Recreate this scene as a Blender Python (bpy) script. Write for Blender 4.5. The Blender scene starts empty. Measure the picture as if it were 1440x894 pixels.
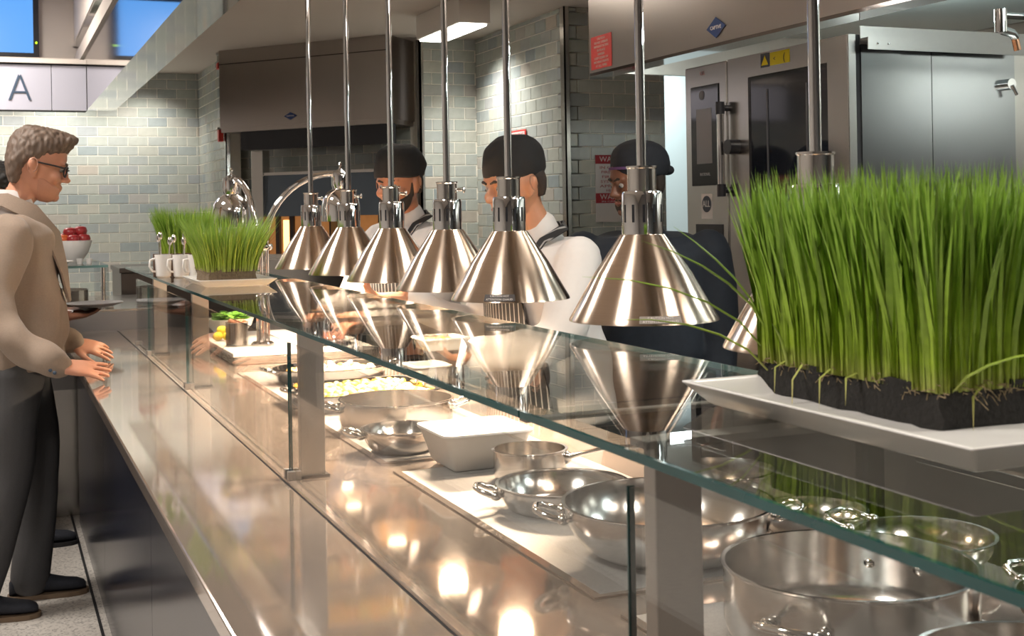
import bpy, bmesh, math, random
from mathutils import Vector, Matrix, noise
random.seed(7)
PI = math.pi
S = bpy.context.scene
COL = S.collection

# ---------------------------------------------------------------- camera
F, ROLL, VX, VY = 1750.0, 0.017, -10.0, 307.0          # photo frame 1440 x 894
PY = VY - math.tan(ROLL) * (720 - VX)
YAW = math.atan((720 - VX) / math.cos(ROLL) / F)
cam_data = bpy.data.cameras.new('camera')
cam = bpy.data.objects.new('camera', cam_data)
COL.objects.link(cam)
S.camera = cam
_f = Vector((math.sin(YAW), math.cos(YAW), 0)); _r = Vector((math.cos(YAW), -math.sin(YAW), 0)); _u = Vector((0, 0, 1))
_R = _r * math.cos(ROLL) - _u * math.sin(ROLL); _U = _r * math.sin(ROLL) + _u * math.cos(ROLL)
_m = Matrix((_R, _U, -_f)).transposed().to_4x4(); _m.translation = (0, 0, 1.46)
cam.matrix_world = _m
cam_data.sensor_fit = 'HORIZONTAL'; cam_data.sensor_width = 36.0
cam_data.lens = 36.0 * F / 1440
cam_data.shift_y = -(447 - PY) / 1440
cam_data.clip_start = 0.05
cam_data.dof.use_dof = True; cam_data.dof.focus_distance = 2.9; cam_data.dof.aperture_fstop = 15.0

# ---------------------------------------------------------------- world, exposure, room lights
W = bpy.data.worlds.new('world'); S.world = W; W.use_nodes = True
W.node_tree.nodes['Background'].inputs[0].default_value = (1.0, 0.95, 0.90, 1)
W.node_tree.nodes['Background'].inputs[1].default_value = 0.25
S.view_settings.view_transform = 'Standard'; S.view_settings.look = 'None'
S.view_settings.exposure = 0.9; S.view_settings.gamma = 1.0; S.view_settings.use_curve_mapping = False
S.cycles.max_bounces = 10; S.cycles.glossy_bounces = 6; S.cycles.transparent_max_bounces = 16
S.cycles.sample_clamp_indirect = 4.0; S.cycles.caustics_reflective = False; S.cycles.caustics_refractive = False

def light(name, kind, loc, power, color, target=None, **kw):
    d = bpy.data.lights.new(name, kind); d.energy = power; d.color = color
    for k, v in kw.items(): setattr(d, k, v)
    o = bpy.data.objects.new(name, d); COL.objects.link(o); o.location = loc
    if target is not None:
        o.rotation_euler = (Vector(target) - Vector(loc)).to_track_quat('-Z', 'Y').to_euler()
    return o
WARM = (1.0, 0.74, 0.50); NEUT = (1.0, 0.95, 0.86); COOL = (0.86, 1.0, 0.97)
# added ceiling fill, out of view (panels are built with the ceiling below)
CEIL_FILL = [(1.75, 0.4), (1.75, 5.4), (1.80, 2.6)]
for x, y in CEIL_FILL:
    light('kitchen_fill_light', 'AREA', (x, y, 2.575), 13 if y < 1 else 8 if y < 5 else 2.5, (1.0, 0.90, 0.78), (x, y, 0), shape='RECTANGLE', size=0.5, size_y=0.5)
DINING_FILL = [(-0.9, 1.2), (-0.9, 4.6), (-0.5, 8.3)]  # fill light added over the customer side for ambient, out of view
for x, y in DINING_FILL:
    light('dining_fill_light', 'AREA', (x, y, 3.17), 40, (1.0, 0.91, 0.82), (x, y, 0), shape='RECTANGLE', size=0.6, size_y=0.6)
# recessed downlights washing the tiled walls
WASH = [(-0.25, 9.80, 19), (0.45, 9.80, 19), (1.1, 9.80, 16), (2.52, 7.24, 36)]
WASH_Z = 2.585

# ---------------------------------------------------------------- materials
MATS = {}
def nt(m): return m.node_tree.nodes, m.node_tree.links
def mat(name, color=(0.5, 0.5, 0.5), rough=0.5, metal=0.0, spec=0.5, noise_amt=0.0, noise_scale=30, bump=0.0,
        stretch=None, emit=None, emit_s=0.0, rough_var=0.0, sheen=0.0, coat=0.0, sss=0.0):
    if name in MATS: return MATS[name]
    m = bpy.data.materials.new(name); m.use_nodes = True; MATS[name] = m
    n, l = nt(m); b = n['Principled BSDF']
    b.inputs['Base Color'].default_value = (*color, 1); b.inputs['Roughness'].default_value = rough
    b.inputs['Metallic'].default_value = metal; b.inputs['Specular IOR Level'].default_value = spec
    if sheen: b.inputs['Sheen Weight'].default_value = sheen
    if coat: b.inputs['Coat Weight'].default_value = coat
    if sss:
        b.inputs['Subsurface Weight'].default_value = sss; b.inputs['Subsurface Radius'].default_value = (0.01, 0.004, 0.002); b.inputs['Subsurface Scale'].default_value = 0.6
    if emit:
        b.inputs['Emission Color'].default_value = (*emit, 1); b.inputs['Emission Strength'].default_value = emit_s
    if noise_amt or bump or rough_var:
        tc = n.new('ShaderNodeTexCoord'); mp = n.new('ShaderNodeMapping'); tx = n.new('ShaderNodeTexNoise')
        l.new(tc.outputs['Object'], mp.inputs[0]); l.new(mp.outputs[0], tx.inputs['Vector'])
        if stretch: mp.inputs['Scale'].default_value = stretch
        tx.inputs['Scale'].default_value = noise_scale; tx.inputs['Detail'].default_value = 4
        if noise_amt:
            mx = n.new('ShaderNodeMixRGB'); mx.blend_type = 'MIX'
            mx.inputs[1].default_value = (*[c * (1 - noise_amt) for c in color], 1)
            mx.inputs[2].default_value = (*[min(1, c * (1 + noise_amt)) for c in color], 1)
            l.new(tx.outputs['Fac'], mx.inputs[0]); l.new(mx.outputs[0], b.inputs['Base Color'])
        if rough_var:
            mr = n.new('ShaderNodeMapRange'); mr.inputs[3].default_value = max(0, rough - rough_var); mr.inputs[4].default_value = rough + rough_var
            l.new(tx.outputs['Fac'], mr.inputs[0]); l.new(mr.outputs[0], b.inputs['Roughness'])
        if bump:
            bp = n.new('ShaderNodeBump'); bp.inputs['Strength'].default_value = bump; bp.inputs['Distance'].default_value = 0.002
            l.new(tx.outputs['Fac'], bp.inputs['Height']); l.new(bp.outputs[0], b.inputs['Normal'])
    return m
def glass_mat(name, tint, ior=1.5):
    m = bpy.data.materials.new(name); m.use_nodes = True; MATS[name] = m
    n, l = nt(m); n.clear()
    o = n.new('ShaderNodeOutputMaterial'); mx = n.new('ShaderNodeMixShader'); t = n.new('ShaderNodeBsdfTransparent')
    g = n.new('ShaderNodeBsdfGlossy'); fr = n.new('ShaderNodeFresnel')
    ge = n.new('ShaderNodeNewGeometry'); mr = n.new('ShaderNodeMapRange'); mr.inputs[3].default_value = ior; mr.inputs[4].default_value = 1.0 / ior
    l.new(ge.outputs['Backfacing'], mr.inputs[0]); l.new(mr.outputs[0], fr.inputs[0]); t.inputs[0].default_value = (*tint, 1); g.inputs['Roughness'].default_value = 0.0
    l.new(fr.outputs[0], mx.inputs[0]); l.new(t.outputs[0], mx.inputs[1]); l.new(g.outputs[0], mx.inputs[2]); l.new(mx.outputs[0], o.inputs[0])
    return m
M = {}
M['steel'] = mat('brushed_steel', (0.60, 0.57, 0.54), 0.28, 1.0, noise_amt=0.06, noise_scale=12, stretch=(1, 1, 40), rough_var=0.06)
M['steel_v'] = mat('vertical_brushed_steel', (0.55, 0.53, 0.51), 0.24, 1.0, noise_amt=0.03, noise_scale=10, stretch=(60, 60, 1), rough_var=0.03)
M['steel_hood'] = mat('hood_steel', (0.44, 0.40, 0.37), 0.30, 1.0, noise_amt=0.05, noise_scale=14, stretch=(40, 40, 1), rough_var=0.05)
M['lamp_steel'] = mat('spun_lamp_steel_warm', (0.68, 0.56, 0.46), 0.16, 1.0, noise_amt=0.10, noise_scale=9, stretch=(1, 1, 60), rough_var=0.05)  # warm tint puts the brown reflections into the steel colour
M['side_steel'] = mat('side_sheet_steel', (0.36, 0.375, 0.39), 0.17, 1.0, noise_amt=0.02, noise_scale=10, stretch=(60, 60, 1), rough_var=0.02)
M['chrome'] = mat('chrome', (0.82, 0.82, 0.83), 0.05, 1.0)
M['pot'] = mat('pot_steel', (0.67, 0.64, 0.615), 0.25, 1.0, noise_amt=0.06, noise_scale=8, stretch=(1, 1, 50), rough_var=0.06)
M['pot_pol'] = mat('polished_pot_steel', (0.76, 0.74, 0.72), 0.09, 1.0)
M['ledge'] = mat('polished_ledge_steel', (0.46, 0.385, 0.335), 0.065, 0.65, noise_amt=0.05, noise_scale=6, stretch=(30, 1, 1), rough_var=0.025)
M['post'] = mat('satin_post_steel', (0.40, 0.38, 0.365), 0.42, 1.0, noise_amt=0.04, noise_scale=60)
M['mirror'] = mat('mirror_steel', (0.62, 0.60, 0.60), 0.06, 1.0, bump=0.05, noise_scale=2)
M['hob'] = mat('speckled_hob', (0.25, 0.24, 0.235), 0.40, 0.0, noise_amt=0.40, noise_scale=420)
M['dark_panel'] = mat('dark_counter_panel', (0.012, 0.015, 0.030), 0.18, 0.0, spec=0.45)
M['black'] = mat('black_plastic', (0.012, 0.013, 0.018), 0.35)
M['black_gloss'] = mat('black_glass', (0.01, 0.012, 0.018), 0.06, 0.0, spec=0.7)
M['rubber'] = mat('black_gap', (0.01, 0.01, 0.012), 0.8)
M['white_cer'] = mat('white_ceramic', (0.80, 0.79, 0.78), 0.22)
M['white_mel'] = mat('white_melamine', (0.82, 0.80, 0.78), 0.35)
M['paint'] = mat('cream_paint', (0.76, 0.69, 0.63), 0.7, noise_amt=0.02, noise_scale=5)
M['ceil'] = mat('ceiling_paint', (0.60, 0.54, 0.49), 0.75, noise_amt=0.03, noise_scale=3)
M['grout'] = mat('grout', (0.80, 0.77, 0.69), 0.8, noise_amt=0.05, noise_scale=60)
M['glass'] = glass_mat('clear_glass', (0.955, 0.975, 0.968), 1.45)
M['vglass'] = glass_mat('front_glass', (0.985, 0.992, 0.99), 1.40)
M['gedge'] = mat('green_glass_edge', (0.004, 0.052, 0.055), 0.08, 0.0, spec=0.8, noise_amt=0.5, noise_scale=9)
M['gedge_pale'] = mat('pale_glass_edge', (0.16, 0.30, 0.29), 0.08, 0.0, spec=0.8)
M['soil'] = mat('dark_soil', (0.009, 0.008, 0.007), 0.95, noise_amt=0.7, noise_scale=160, bump=1.0)
M['mat_root'] = mat('root_mat', (0.16, 0.115, 0.07), 0.95, noise_amt=0.6, noise_scale=140, bump=1.0)
M['red'] = mat('red_sticker', (0.62, 0.035, 0.03), 0.5)
M['darkred'] = mat('dark_red_print', (0.30, 0.02, 0.03), 0.55)
M['signwhite'] = mat('sign_white', (0.62, 0.60, 0.60), 0.55)
M['print_w'] = mat('white_print', (0.85, 0.78, 0.74), 0.6)
M['print_k'] = mat('dark_print', (0.03, 0.04, 0.06), 0.6)
M['print_b'] = mat('slate_print', (0.05, 0.085, 0.14), 0.5)
M['yellow'] = mat('yellow_sticker', (0.86, 0.72, 0.01), 0.5)
M['blue'] = mat('blue_badge', (0.02, 0.055, 0.20), 0.3)
M['purple'] = mat('purple_thread', (0.11, 0.05, 0.16), 0.8)

def spun(m, amount, rough):                             # circular brush marks of spun metal
    n, l = nt(m); b = n['Principled BSDF']; t = n.new('ShaderNodeTangent'); t.direction_type = 'RADIAL'; t.axis = 'Z'
    for k in list(b.inputs['Roughness'].links): l.remove(k)
    b.inputs['Roughness'].default_value = rough; b.inputs['Anisotropic'].default_value = amount; b.inputs['Anisotropic Rotation'].default_value = 0.25; l.new(t.outputs[0], b.inputs['Tangent'])
spun(M['lamp_steel'], 0.85, 0.20); spun(M['pot'], 0.55, 0.17)
def tile_material():
    m = bpy.data.materials.new('glazed_tile'); m.use_nodes = True
    n, l = nt(m); b = n['Principled BSDF']
    oi = n.new('ShaderNodeObjectInfo'); cr = n.new('ShaderNodeValToRGB'); cr.color_ramp.interpolation = 'LINEAR'
    stops = [(0.0, (0.36, 0.42, 0.44)), (0.18, (0.46, 0.50, 0.49)), (0.4, (0.53, 0.56, 0.52)), (0.6, (0.47, 0.52, 0.49)), (0.8, (0.57, 0.57, 0.51)), (0.92, (0.43, 0.47, 0.50)), (1.0, (0.60, 0.54, 0.46))]
    e = cr.color_ramp.elements; e[0].position = stops[0][0]; e[0].color = (*stops[0][1], 1); e[1].position = 1.0; e[1].color = (*stops[-1][1], 1)
    for p, c in stops[1:-1]:
        k = e.new(p); k.color = (*c, 1)
    ge = n.new('ShaderNodeNewGeometry'); ad = n.new('ShaderNodeMath'); fr = n.new('ShaderNodeMath'); fr.operation = 'FRACT'
    l.new(oi.outputs['Random'], ad.inputs[0]); l.new(ge.outputs['Random Per Island'], ad.inputs[1]); l.new(ad.outputs[0], fr.inputs[0]); l.new(fr.outputs[0], cr.inputs[0])
    tc = n.new('ShaderNodeTexCoord'); tx = n.new('ShaderNodeTexNoise'); tx.inputs['Scale'].default_value = 22; l.new(tc.outputs['Object'], tx.inputs['Vector'])
    mx = n.new('ShaderNodeMixRGB'); mx.blend_type = 'MULTIPLY'; mx.inputs[0].default_value = 0.22
    l.new(cr.outputs[0], mx.inputs[1]); l.new(tx.outputs['Fac'], mx.inputs[2]); l.new(mx.outputs[0], b.inputs['Base Color'])
    b.inputs['Roughness'].default_value = 0.16
    bp = n.new('ShaderNodeBump'); bp.inputs['Strength'].default_value = 0.10; bp.inputs['Distance'].default_value = 0.004
    l.new(tx.outputs['Fac'], bp.inputs['Height']); l.new(bp.outputs[0], b.inputs['Normal'])
    return m
M['tile'] = tile_material()
def floor_material():
    m = bpy.data.materials.new('terrazzo'); m.use_nodes = True
    n, l = nt(m); b = n['Principled BSDF']
    tc = n.new('ShaderNodeTexCoord'); vo = n.new('ShaderNodeTexVoronoi'); vo.inputs['Scale'].default_value = 130
    cr = n.new('ShaderNodeValToRGB'); l.new(tc.outputs['Object'], vo.inputs['Vector']); l.new(vo.outputs['Color'], cr.inputs[0])
    e = cr.color_ramp.elements; e[0].color = (0.22, 0.21, 0.20, 1); e[0].position = 0.05; e[1].color = (0.60, 0.57, 0.53, 1); e[1].position = 0.45
    l.new(cr.outputs[0], b.inputs['Base Color']); b.inputs['Roughness'].default_value = 0.4
    return m
M['floor'] = floor_material()
def grass_material(name, lo, mid, hi, z0, z1):
    m = bpy.data.materials.new(name); m.use_nodes = True
    n, l = nt(m); b = n['Principled BSDF']
    tc = n.new('ShaderNodeTexCoord'); sp = n.new('ShaderNodeSeparateXYZ'); mr = n.new('ShaderNodeMapRange'); cr = n.new('ShaderNodeValToRGB')
    l.new(tc.outputs['Object'], sp.inputs[0]); l.new(sp.outputs['Z'], mr.inputs[0]); mr.inputs[1].default_value = z0; mr.inputs[2].default_value = z1
    l.new(mr.outputs[0], cr.inputs[0])
    e = cr.color_ramp.elements; e[0].color = (*lo, 1); e[0].position = 0.0; e[1].color = (*hi, 1); e[1].position = 1.0
    k = e.new(0.35); k.color = (*mid, 1)
    tx = n.new('ShaderNodeTexNoise'); tx.inputs['Scale'].default_value = 90; l.new(tc.outputs['Object'], tx.inputs['Vector'])
    mx = n.new('ShaderNodeMixRGB'); mx.blend_type = 'MULTIPLY'; mx.inputs[0].default_value = 0.5
    l.new(cr.outputs[0], mx.inputs[1]); l.new(tx.outputs['Fac'], mx.inputs[2]); l.new(mx.outputs[0], b.inputs['Base Color'])
    b.inputs['Roughness'].default_value = 0.45
    b.inputs['Transmission Weight'].default_value = 0.0
    return m
M['grass'] = grass_material('wheatgrass', (0.60, 0.52, 0.22), (0.32, 0.46, 0.035), (0.29, 0.50, 0.055), 0.0, 0.17)
M['grass_far'] = grass_material('wheatgrass_pale', (0.55, 0.52, 0.22), (0.42, 0.55, 0.06), (0.36, 0.58, 0.09), 0.0, 0.17)

# ---------------------------------------------------------------- mesh builder
class MB:
    def __init__(s): s.v = []; s.f = []; s.mi = []; s.cur = 0
    def add(s, vs, fs):
        o = len(s.v); s.v += [tuple(v) for v in vs]; s.f += [tuple(i + o for i in f) for f in fs]; s.mi += [s.cur] * len(fs); return s
    def box(s, lo, hi, M4=None, taper=0.0):
        x0, y0, z0 = lo; x1, y1, z1 = hi
        vs = [Vector(p) for p in ((x0, y0, z0), (x1, y0, z0), (x1, y1, z0), (x0, y1, z0), (x0, y0, z1), (x1, y0, z1), (x1, y1, z1), (x0, y1, z1))]
        if M4 is not None: vs = [M4 @ v for v in vs]
        return s.add(vs, [(0, 3, 2, 1), (4, 5, 6, 7), (0, 1, 5, 4), (1, 2, 6, 5), (2, 3, 7, 6), (3, 0, 4, 7)])
    def prism(s, pts, z0, z1):                       # polygon in xy extruded in z (counter-clockwise)
        n = len(pts)
        vs = [(p[0], p[1], z0) for p in pts] + [(p[0], p[1], z1) for p in pts]
        fs = [tuple(range(n))[::-1], tuple(range(n, 2 * n))] + [(i, (i + 1) % n, n + (i + 1) % n, n + i) for i in range(n)]
        return s.add(vs, fs)
    def lathe(s, prof, c=(0, 0, 0), seg=40, M4=None, closed=False):    # prof: (r, z) list
        vs = []; fs = []; n = len(prof)
        for r, z in prof:
            for k in range(seg):
                a = 2 * PI * k / seg; v = Vector((r * math.cos(a), r * math.sin(a), z))
                if M4 is not None: v = M4 @ v
                vs.append(v + Vector(c))
        m = n if closed else n - 1
        for i in range(m):
            j = (i + 1) % n
            for k in range(seg):
                fs.append((i * seg + k, i * seg + (k + 1) % seg, j * seg + (k + 1) % seg, j * seg + k))
        if not closed:
            if prof[0][0] > 1e-6: fs.append(tuple(range(seg))[::-1])
            if prof[-1][0] > 1e-6: fs.append(tuple((n - 1) * seg + k for k in range(seg)))
        return s.add(vs, fs)
    def tube(s, pts, r, seg=12, cap=True, flat=None):
        pts = [Vector(p) for p in pts]; n = len(pts)
        rs = r if isinstance(r, (list, tuple)) else [r] * n
        vs = []; fs = []; up = None
        for i, p in enumerate(pts):
            t = (pts[min(i + 1, n - 1)] - pts[max(i - 1, 0)]).normalized()
            if up is None:
                up = Vector((0, 0, 1)) if abs(t.z) < 0.9 else Vector((1, 0, 0))
            sd = t.cross(up)
            if sd.length < 1e-4: sd = t.orthogonal()
            sd.normalize(); up = sd.cross(t).normalized()
            for k in range(seg):
                a = 2 * PI * k / seg; fl = flat if flat else 1.0
                vs.append(p + sd * math.cos(a) * rs[i] + up * math.sin(a) * rs[i] * fl)
        for i in range(n - 1):
            for k in range(seg):
                fs.append((i * seg + k, i * seg + (k + 1) % seg, (i + 1) * seg + (k + 1) % seg, (i + 1) * seg + k))
        if cap: fs += [tuple(range(seg))[::-1], tuple((n - 1) * seg + k for k in range(seg))]
        return s.add(vs, fs)
    def ball(s, c, r, seg=14, ring=9, M4=None):
        r = r if isinstance(r, (tuple, list)) else (r, r, r)
        vs = []; fs = []
        for i in range(ring + 1):
            th = PI * i / ring
            for k in range(seg):
                a = 2 * PI * k / seg; v = Vector((r[0] * math.sin(th) * math.cos(a), r[1] * math.sin(th) * math.sin(a), r[2] * math.cos(th)))
                if M4 is not None: v = M4 @ v
                vs.append(v + Vector(c))
        for i in range(ring):
            for k in range(seg):
                fs.append((i * seg + k, (i + 1) * seg + k, (i + 1) * seg + (k + 1) % seg, i * seg + (k + 1) % seg))
        return s.add(vs, fs)
    def loft(s, rings):                              # list of equal-length vertex loops, capped
        n = len(rings[0]); vs = [v for r in rings for v in r]; fs = []
        for i in range(len(rings) - 1):
            for k in range(n): fs.append((i * n + k, i * n + (k + 1) % n, (i + 1) * n + (k + 1) % n, (i + 1) * n + k))
        fs += [tuple(range(n))[::-1], tuple((len(rings) - 1) * n + k for k in range(n))]
        return s.add(vs, fs)
    def mesh(s, name, mats, smooth=None):
        me = bpy.data.meshes.new(name); me.from_pydata([tuple(v) for v in s.v], [], s.f)
        for m in (mats if isinstance(mats, (list, tuple)) else [mats]): me.materials.append(m)
        if any(s.mi): me.polygons.foreach_set('material_index', s.mi)
        bm = bmesh.new(); bm.from_mesh(me); bmesh.ops.remove_doubles(bm, verts=bm.verts, dist=1e-6); bmesh.ops.recalc_face_normals(bm, faces=bm.faces); bm.to_mesh(me); bm.free()
        if smooth is not None:
            me.shade_smooth(); me.set_sharp_from_angle(angle=math.radians(smooth))
        me.update(); return me
    def build(s, name, mats, parent=None, smooth=None, world=True):
        if parent is not None and world:
            off = Vector(); q = parent
            while q is not None: off = off + Vector(q.location); q = q.parent
            s.v = [tuple(Vector(v) - off) for v in s.v]
        o = bpy.data.objects.new(name, s.mesh(name, mats, smooth)); COL.objects.link(o)
        if parent is not None: o.parent = parent
        return o
def tag(o, label, cat=None, group=None, kind=None):
    o['label'] = label
    if cat: o['category'] = cat
    if group: o['group'] = group
    if kind: o['kind'] = kind
    return o
def thing(name, label, cat, loc=(0, 0, 0), rz=0.0, group=None):
    o = bpy.data.objects.new(name, None); COL.objects.link(o); o.location = loc; o.rotation_euler = (0, 0, rz); o.empty_display_size = 0.05
    return tag(o, label, cat, group)
def single(mb, name, mats, loc, label, cat, smooth=None, group=None):      # a thing that is one mesh, origin at loc
    mb.v = [tuple(Vector(v) - Vector(loc)) for v in mb.v]
    o = mb.build(name, mats, None, smooth); o.location = loc
    return tag(o, label, cat, group)
def bevel(o, w=0.004, seg=2):
    m = o.modifiers.new('bevel', 'BEVEL'); m.width = w; m.segments = seg; m.limit_method = 'ANGLE'
    return o
def text_mesh(mb, txt, M4, size, width=None, extrude=0.0004, align='CENTER'):
    c = bpy.data.curves.new('text', 'FONT'); c.body = txt; c.size = size; c.extrude = extrude; c.align_x = align; c.align_y = 'CENTER'; c.resolution_u = 2
    o = bpy.data.objects.new('text', c); COL.objects.link(o)
    me = bpy.data.meshes.new_from_object(o)
    vs = [v.co.copy() for v in me.vertices]
    if width and vs:
        w = max(v.x for v in vs) - min(v.x for v in vs); k = width / w
        vs = [Vector((v.x * k, v.y, v.z)) for v in vs]
    mb.add([M4 @ v for v in vs], [tuple(p.vertices) for p in me.polygons])
    bpy.data.objects.remove(o); bpy.data.curves.remove(c); bpy.data.meshes.remove(me)
    return mb
def frame(o, right, up):                                # matrix: local x = right, y = up, z = out
    r = Vector(right).normalized(); u = Vector(up).normalized(); w = r.cross(u)
    m = Matrix((r, u, w)).transposed().to_4x4(); m.translation = Vector(o); return m
def struct(mb, name, mats, label, cat=None, smooth=None):
    o = mb.build(name, mats, None, smooth); return tag(o, label, cat, kind='structure')
# ================================================================ THE ROOM
CZ = 2.60                                                # kitchen ceiling
struct(MB().box((-4, -2.5, -0.1), (5, 11.2, 0)), 'floor', M['floor'], 'pale speckled terrazzo floor in front of the counter', 'floor')
struct(MB().box((0.60, -2.5, CZ), (5, 11.2, CZ + 0.1)), 'ceiling', M['ceil'], 'warm grey painted ceiling over the kitchen', 'ceiling')
struct(MB().box((-4, -2.5, 3.2), (0.58, 10.4, 3.3)), 'ceiling_dining', M['paint'], 'cream ceiling over the customer side', 'ceiling')

struct(MB().box((-4.1, -2.5, 0), (-4, 10.3, 3.2)), 'wall_left', mat('dining_paint', (0.55, 0.53, 0.51), 0.7), 'plain painted wall of the customer side', 'wall')
struct(MB().box((-4.1, -2.6, 0), (4.05, -2.5, 3.2)), 'wall_front', mat('dim_paint', (0.20, 0.19, 0.185), 0.7), 'plain painted wall behind the camera', 'wall')
struct(MB().box((-4, 9.6, 2.600), (0.60, 10.2, 2.615)), 'ceiling_soffit', M['paint'], 'cream soffit behind the letter sign', 'ceiling')
_tile_cache = {}
def tile_mesh(w, h):
    k = (round(w, 3), round(h, 3))
    if k not in _tile_cache:
        b = 0.003; d = 0.0035
        mb = MB().add([(0, 0, 0), (w, 0, 0), (w, 0, h), (0, 0, h), (b, -d, b), (w - b, -d, b), (w - b, -d, h - b), (b, -d, h - b)],
                      [(4, 5, 6, 7), (0, 1, 5, 4), (1, 2, 6, 5), (2, 3, 7, 6), (3, 0, 4, 7)])
        _tile_cache[k] = mb.mesh('tile', M['tile'])
    return _tile_cache[k]
TW, TH, TG = 0.1524, 0.0762, 0.0045
def tile_wall(name, p0, p1, label, z0, z1, thick=0.1, u0=0.0, u1=None, zmin=0.0, ztop=None, phase=0.0):
    """wall from p0 to p1 (visible side on the right-hand side when walking p0 -> p1), tiles as children between z0 and z1"""
    p0 = Vector((*p0, 0)); p1 = Vector((*p1, 0)); d = p1 - p0; L = d.length; ang = math.atan2(d.y, d.x)
    w = MB().box((0, 0, zmin), (L, thick, ztop or CZ)).build(name, M['grout'])
    w.location = p0; w.rotation_euler = (0, 0, ang); tag(w, label, 'wall', kind='structure')
    u1 = L if u1 is None else u1
    row = 0; z = z0
    while z < z1 - 0.01:
        h = min(TH, z1 - z) - TG
        u = u0 - (TW / 2 if row % 2 else 0) - phase
        while u < u1 - 0.012:
            a = max(u, u0); b = min(u + TW, u1)
            if b - a > 0.015:
                t = bpy.data.objects.new('tile', tile_mesh(b - a - TG, h)); COL.objects.link(t)
                t.parent = w; t.location = (a + TG / 2, 0, z + TG / 2)
            u += TW
        z += TH; row += 1
    return w
tile_wall('wall_back', (-4, 10.26), (1.55, 10.26), 'pale grey green tiled wall behind the fruit bowl', 0.7952, CZ, u0=3.96, ztop=CZ, phase=0.03)
mb = MB(); z = 0.7952; row = 0                           # the tiles farther left, outside the picture's edge
while z < CZ - 0.01:
    h = min(TH, CZ - z) - TG; u = 1.4 - (TW / 2 if row % 2 else 0)
    while u < 3.95:
        w_ = min(TW, 3.955 - u) - TG; b_ = 0.003
        if w_ > 0.015: mb.add([(u, 0, z), (u + w_, 0, z), (u + w_, 0, z + h), (u, 0, z + h), (u + b_, -.0035, z + b_), (u + w_ - b_, -.0035, z + b_), (u + w_ - b_, -.0035, z + h - b_), (u + b_, -.0035, z + h - b_)], [(4, 5, 6, 7), (0, 1, 5, 4), (1, 2, 6, 5), (2, 3, 7, 6), (3, 0, 4, 7)])
        u += TW
    z += TH; row += 1
mb.build('tile_field', M['tile'], bpy.data.objects['wall_back'], world=False)['kind'] = 'stuff'
tile_wall('wall_return', (1.55, 10.36), (1.55, 9.0), 'narrow tiled wall return left of the oven hood', 1.10, CZ, u0=0.1, thick=0.1)
tile_wall('wall_oven', (1.56, 9.2), (2.68, 7.90), 'dark shaded tiled wall behind the deck oven', 0.95, 2.30, thick=0.1, u1=1.6)
tile_wall('wall_pier', (2.60, 7.75), (2.99, 7.75), 'narrow tiled pier wall right of the oven hood', 1.15, CZ, thick=0.1)
tile_wall('wall_side', (2.99, 7.85), (2.99, 6.36), 'brightly lit tiled side wall between the two cooks', 1.20, CZ, u0=0.1, thick=0.1)
tile_wall('wall_dark', (2.99, 6.36), (3.63, 6.36), 'dark shaded tiled wall carrying the warning sign', 1.20, CZ, thick=0.1, phase=0.076)
struct(MB().box((3.60, 7.45, 0), (4.9, 7.55, CZ)), 'wall_passage', mat('pale_passage_paint', (0.62, 0.72, 0.74), 0.6), 'pale blue wall seen through the narrow opening', 'wall')
struct(MB().box((3.95, -2.5, 0), (4.05, 6.2, CZ)), 'wall_kitchen', M['steel_hood'], 'steel clad kitchen wall behind the ovens', 'wall')
struct(MB().box((-4, 10.20, CZ - 0.05), (0.62, 10.26, 3.2)), 'wall_screen', M['paint'], 'cream wall panel carrying the blue screen', 'wall')
cg = MB().box((2.585, 7.735, 0), (2.60, 7.79, CZ)); cg.box((2.585, 7.735, 0), (2.615, 7.742, CZ))
struct(cg, 'trim_1', M['steel_v'], 'steel corner guard on the tiled pier', 'trim')
cg = MB().box((2.982, 6.345, 0), (2.99, 6.40, CZ)); cg.box((2.982, 6.345, 0), (3.012, 6.352, CZ))
struct(cg, 'trim_2', M['steel_v'], 'steel corner guard between the bright and dark tiles', 'trim')
cg = MB().box((1.542, 8.985, 0), (1.55, 9.02, CZ)); cg.box((1.542, 8.985, 0), (1.572, 8.992, CZ))
struct(cg, 'trim_3', M['steel_v'], 'steel corner guard left of the oven', 'trim')
struct(MB().box((0.327, 2.0, 0.0), (0.337, 9.0, 0.003)), 'trim_4', M['rubber'], 'thin black joint in the floor beside the counter', 'trim')

# added fill panels and the recessed downlights
pm = mat('panel_diffuser', (0.9, 0.88, 0.84), 0.5, emit=(1.0, 0.92, 0.8), emit_s=2.2)
for i, (x, y) in enumerate(CEIL_FILL + DINING_FILL):
    z = CZ if i < 3 else 3.2
    h = 0.25 if i < 3 else 0.3
    where = ['over the front of the kitchen', 'over the far cook', 'over the cooking aisle', 'nearest over the customer side', 'over the customer in the jacket', 'farthest over the customer side'][i]
    t = thing('added_fill_panel', 'added flat fill light panel ' + where, 'ceiling light', (x, y, z), group='added ceiling fill panels')
    fr = MB()
    for a in (-1, 1):
        fr.box((x - h - 0.03, y + a * h - 0.015, z - 0.012), (x + h + 0.03, y + a * h + 0.015, z)); fr.box((x + a * h - 0.015, y - h, z - 0.012), (x + a * h + 0.015, y + h, z))
    fr.build('frame', M['white_mel'], t); MB().box((x - h, y - h, z - 0.004), (x + h, y + h, z - 0.001)).build('diffuser', pm, t)
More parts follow.
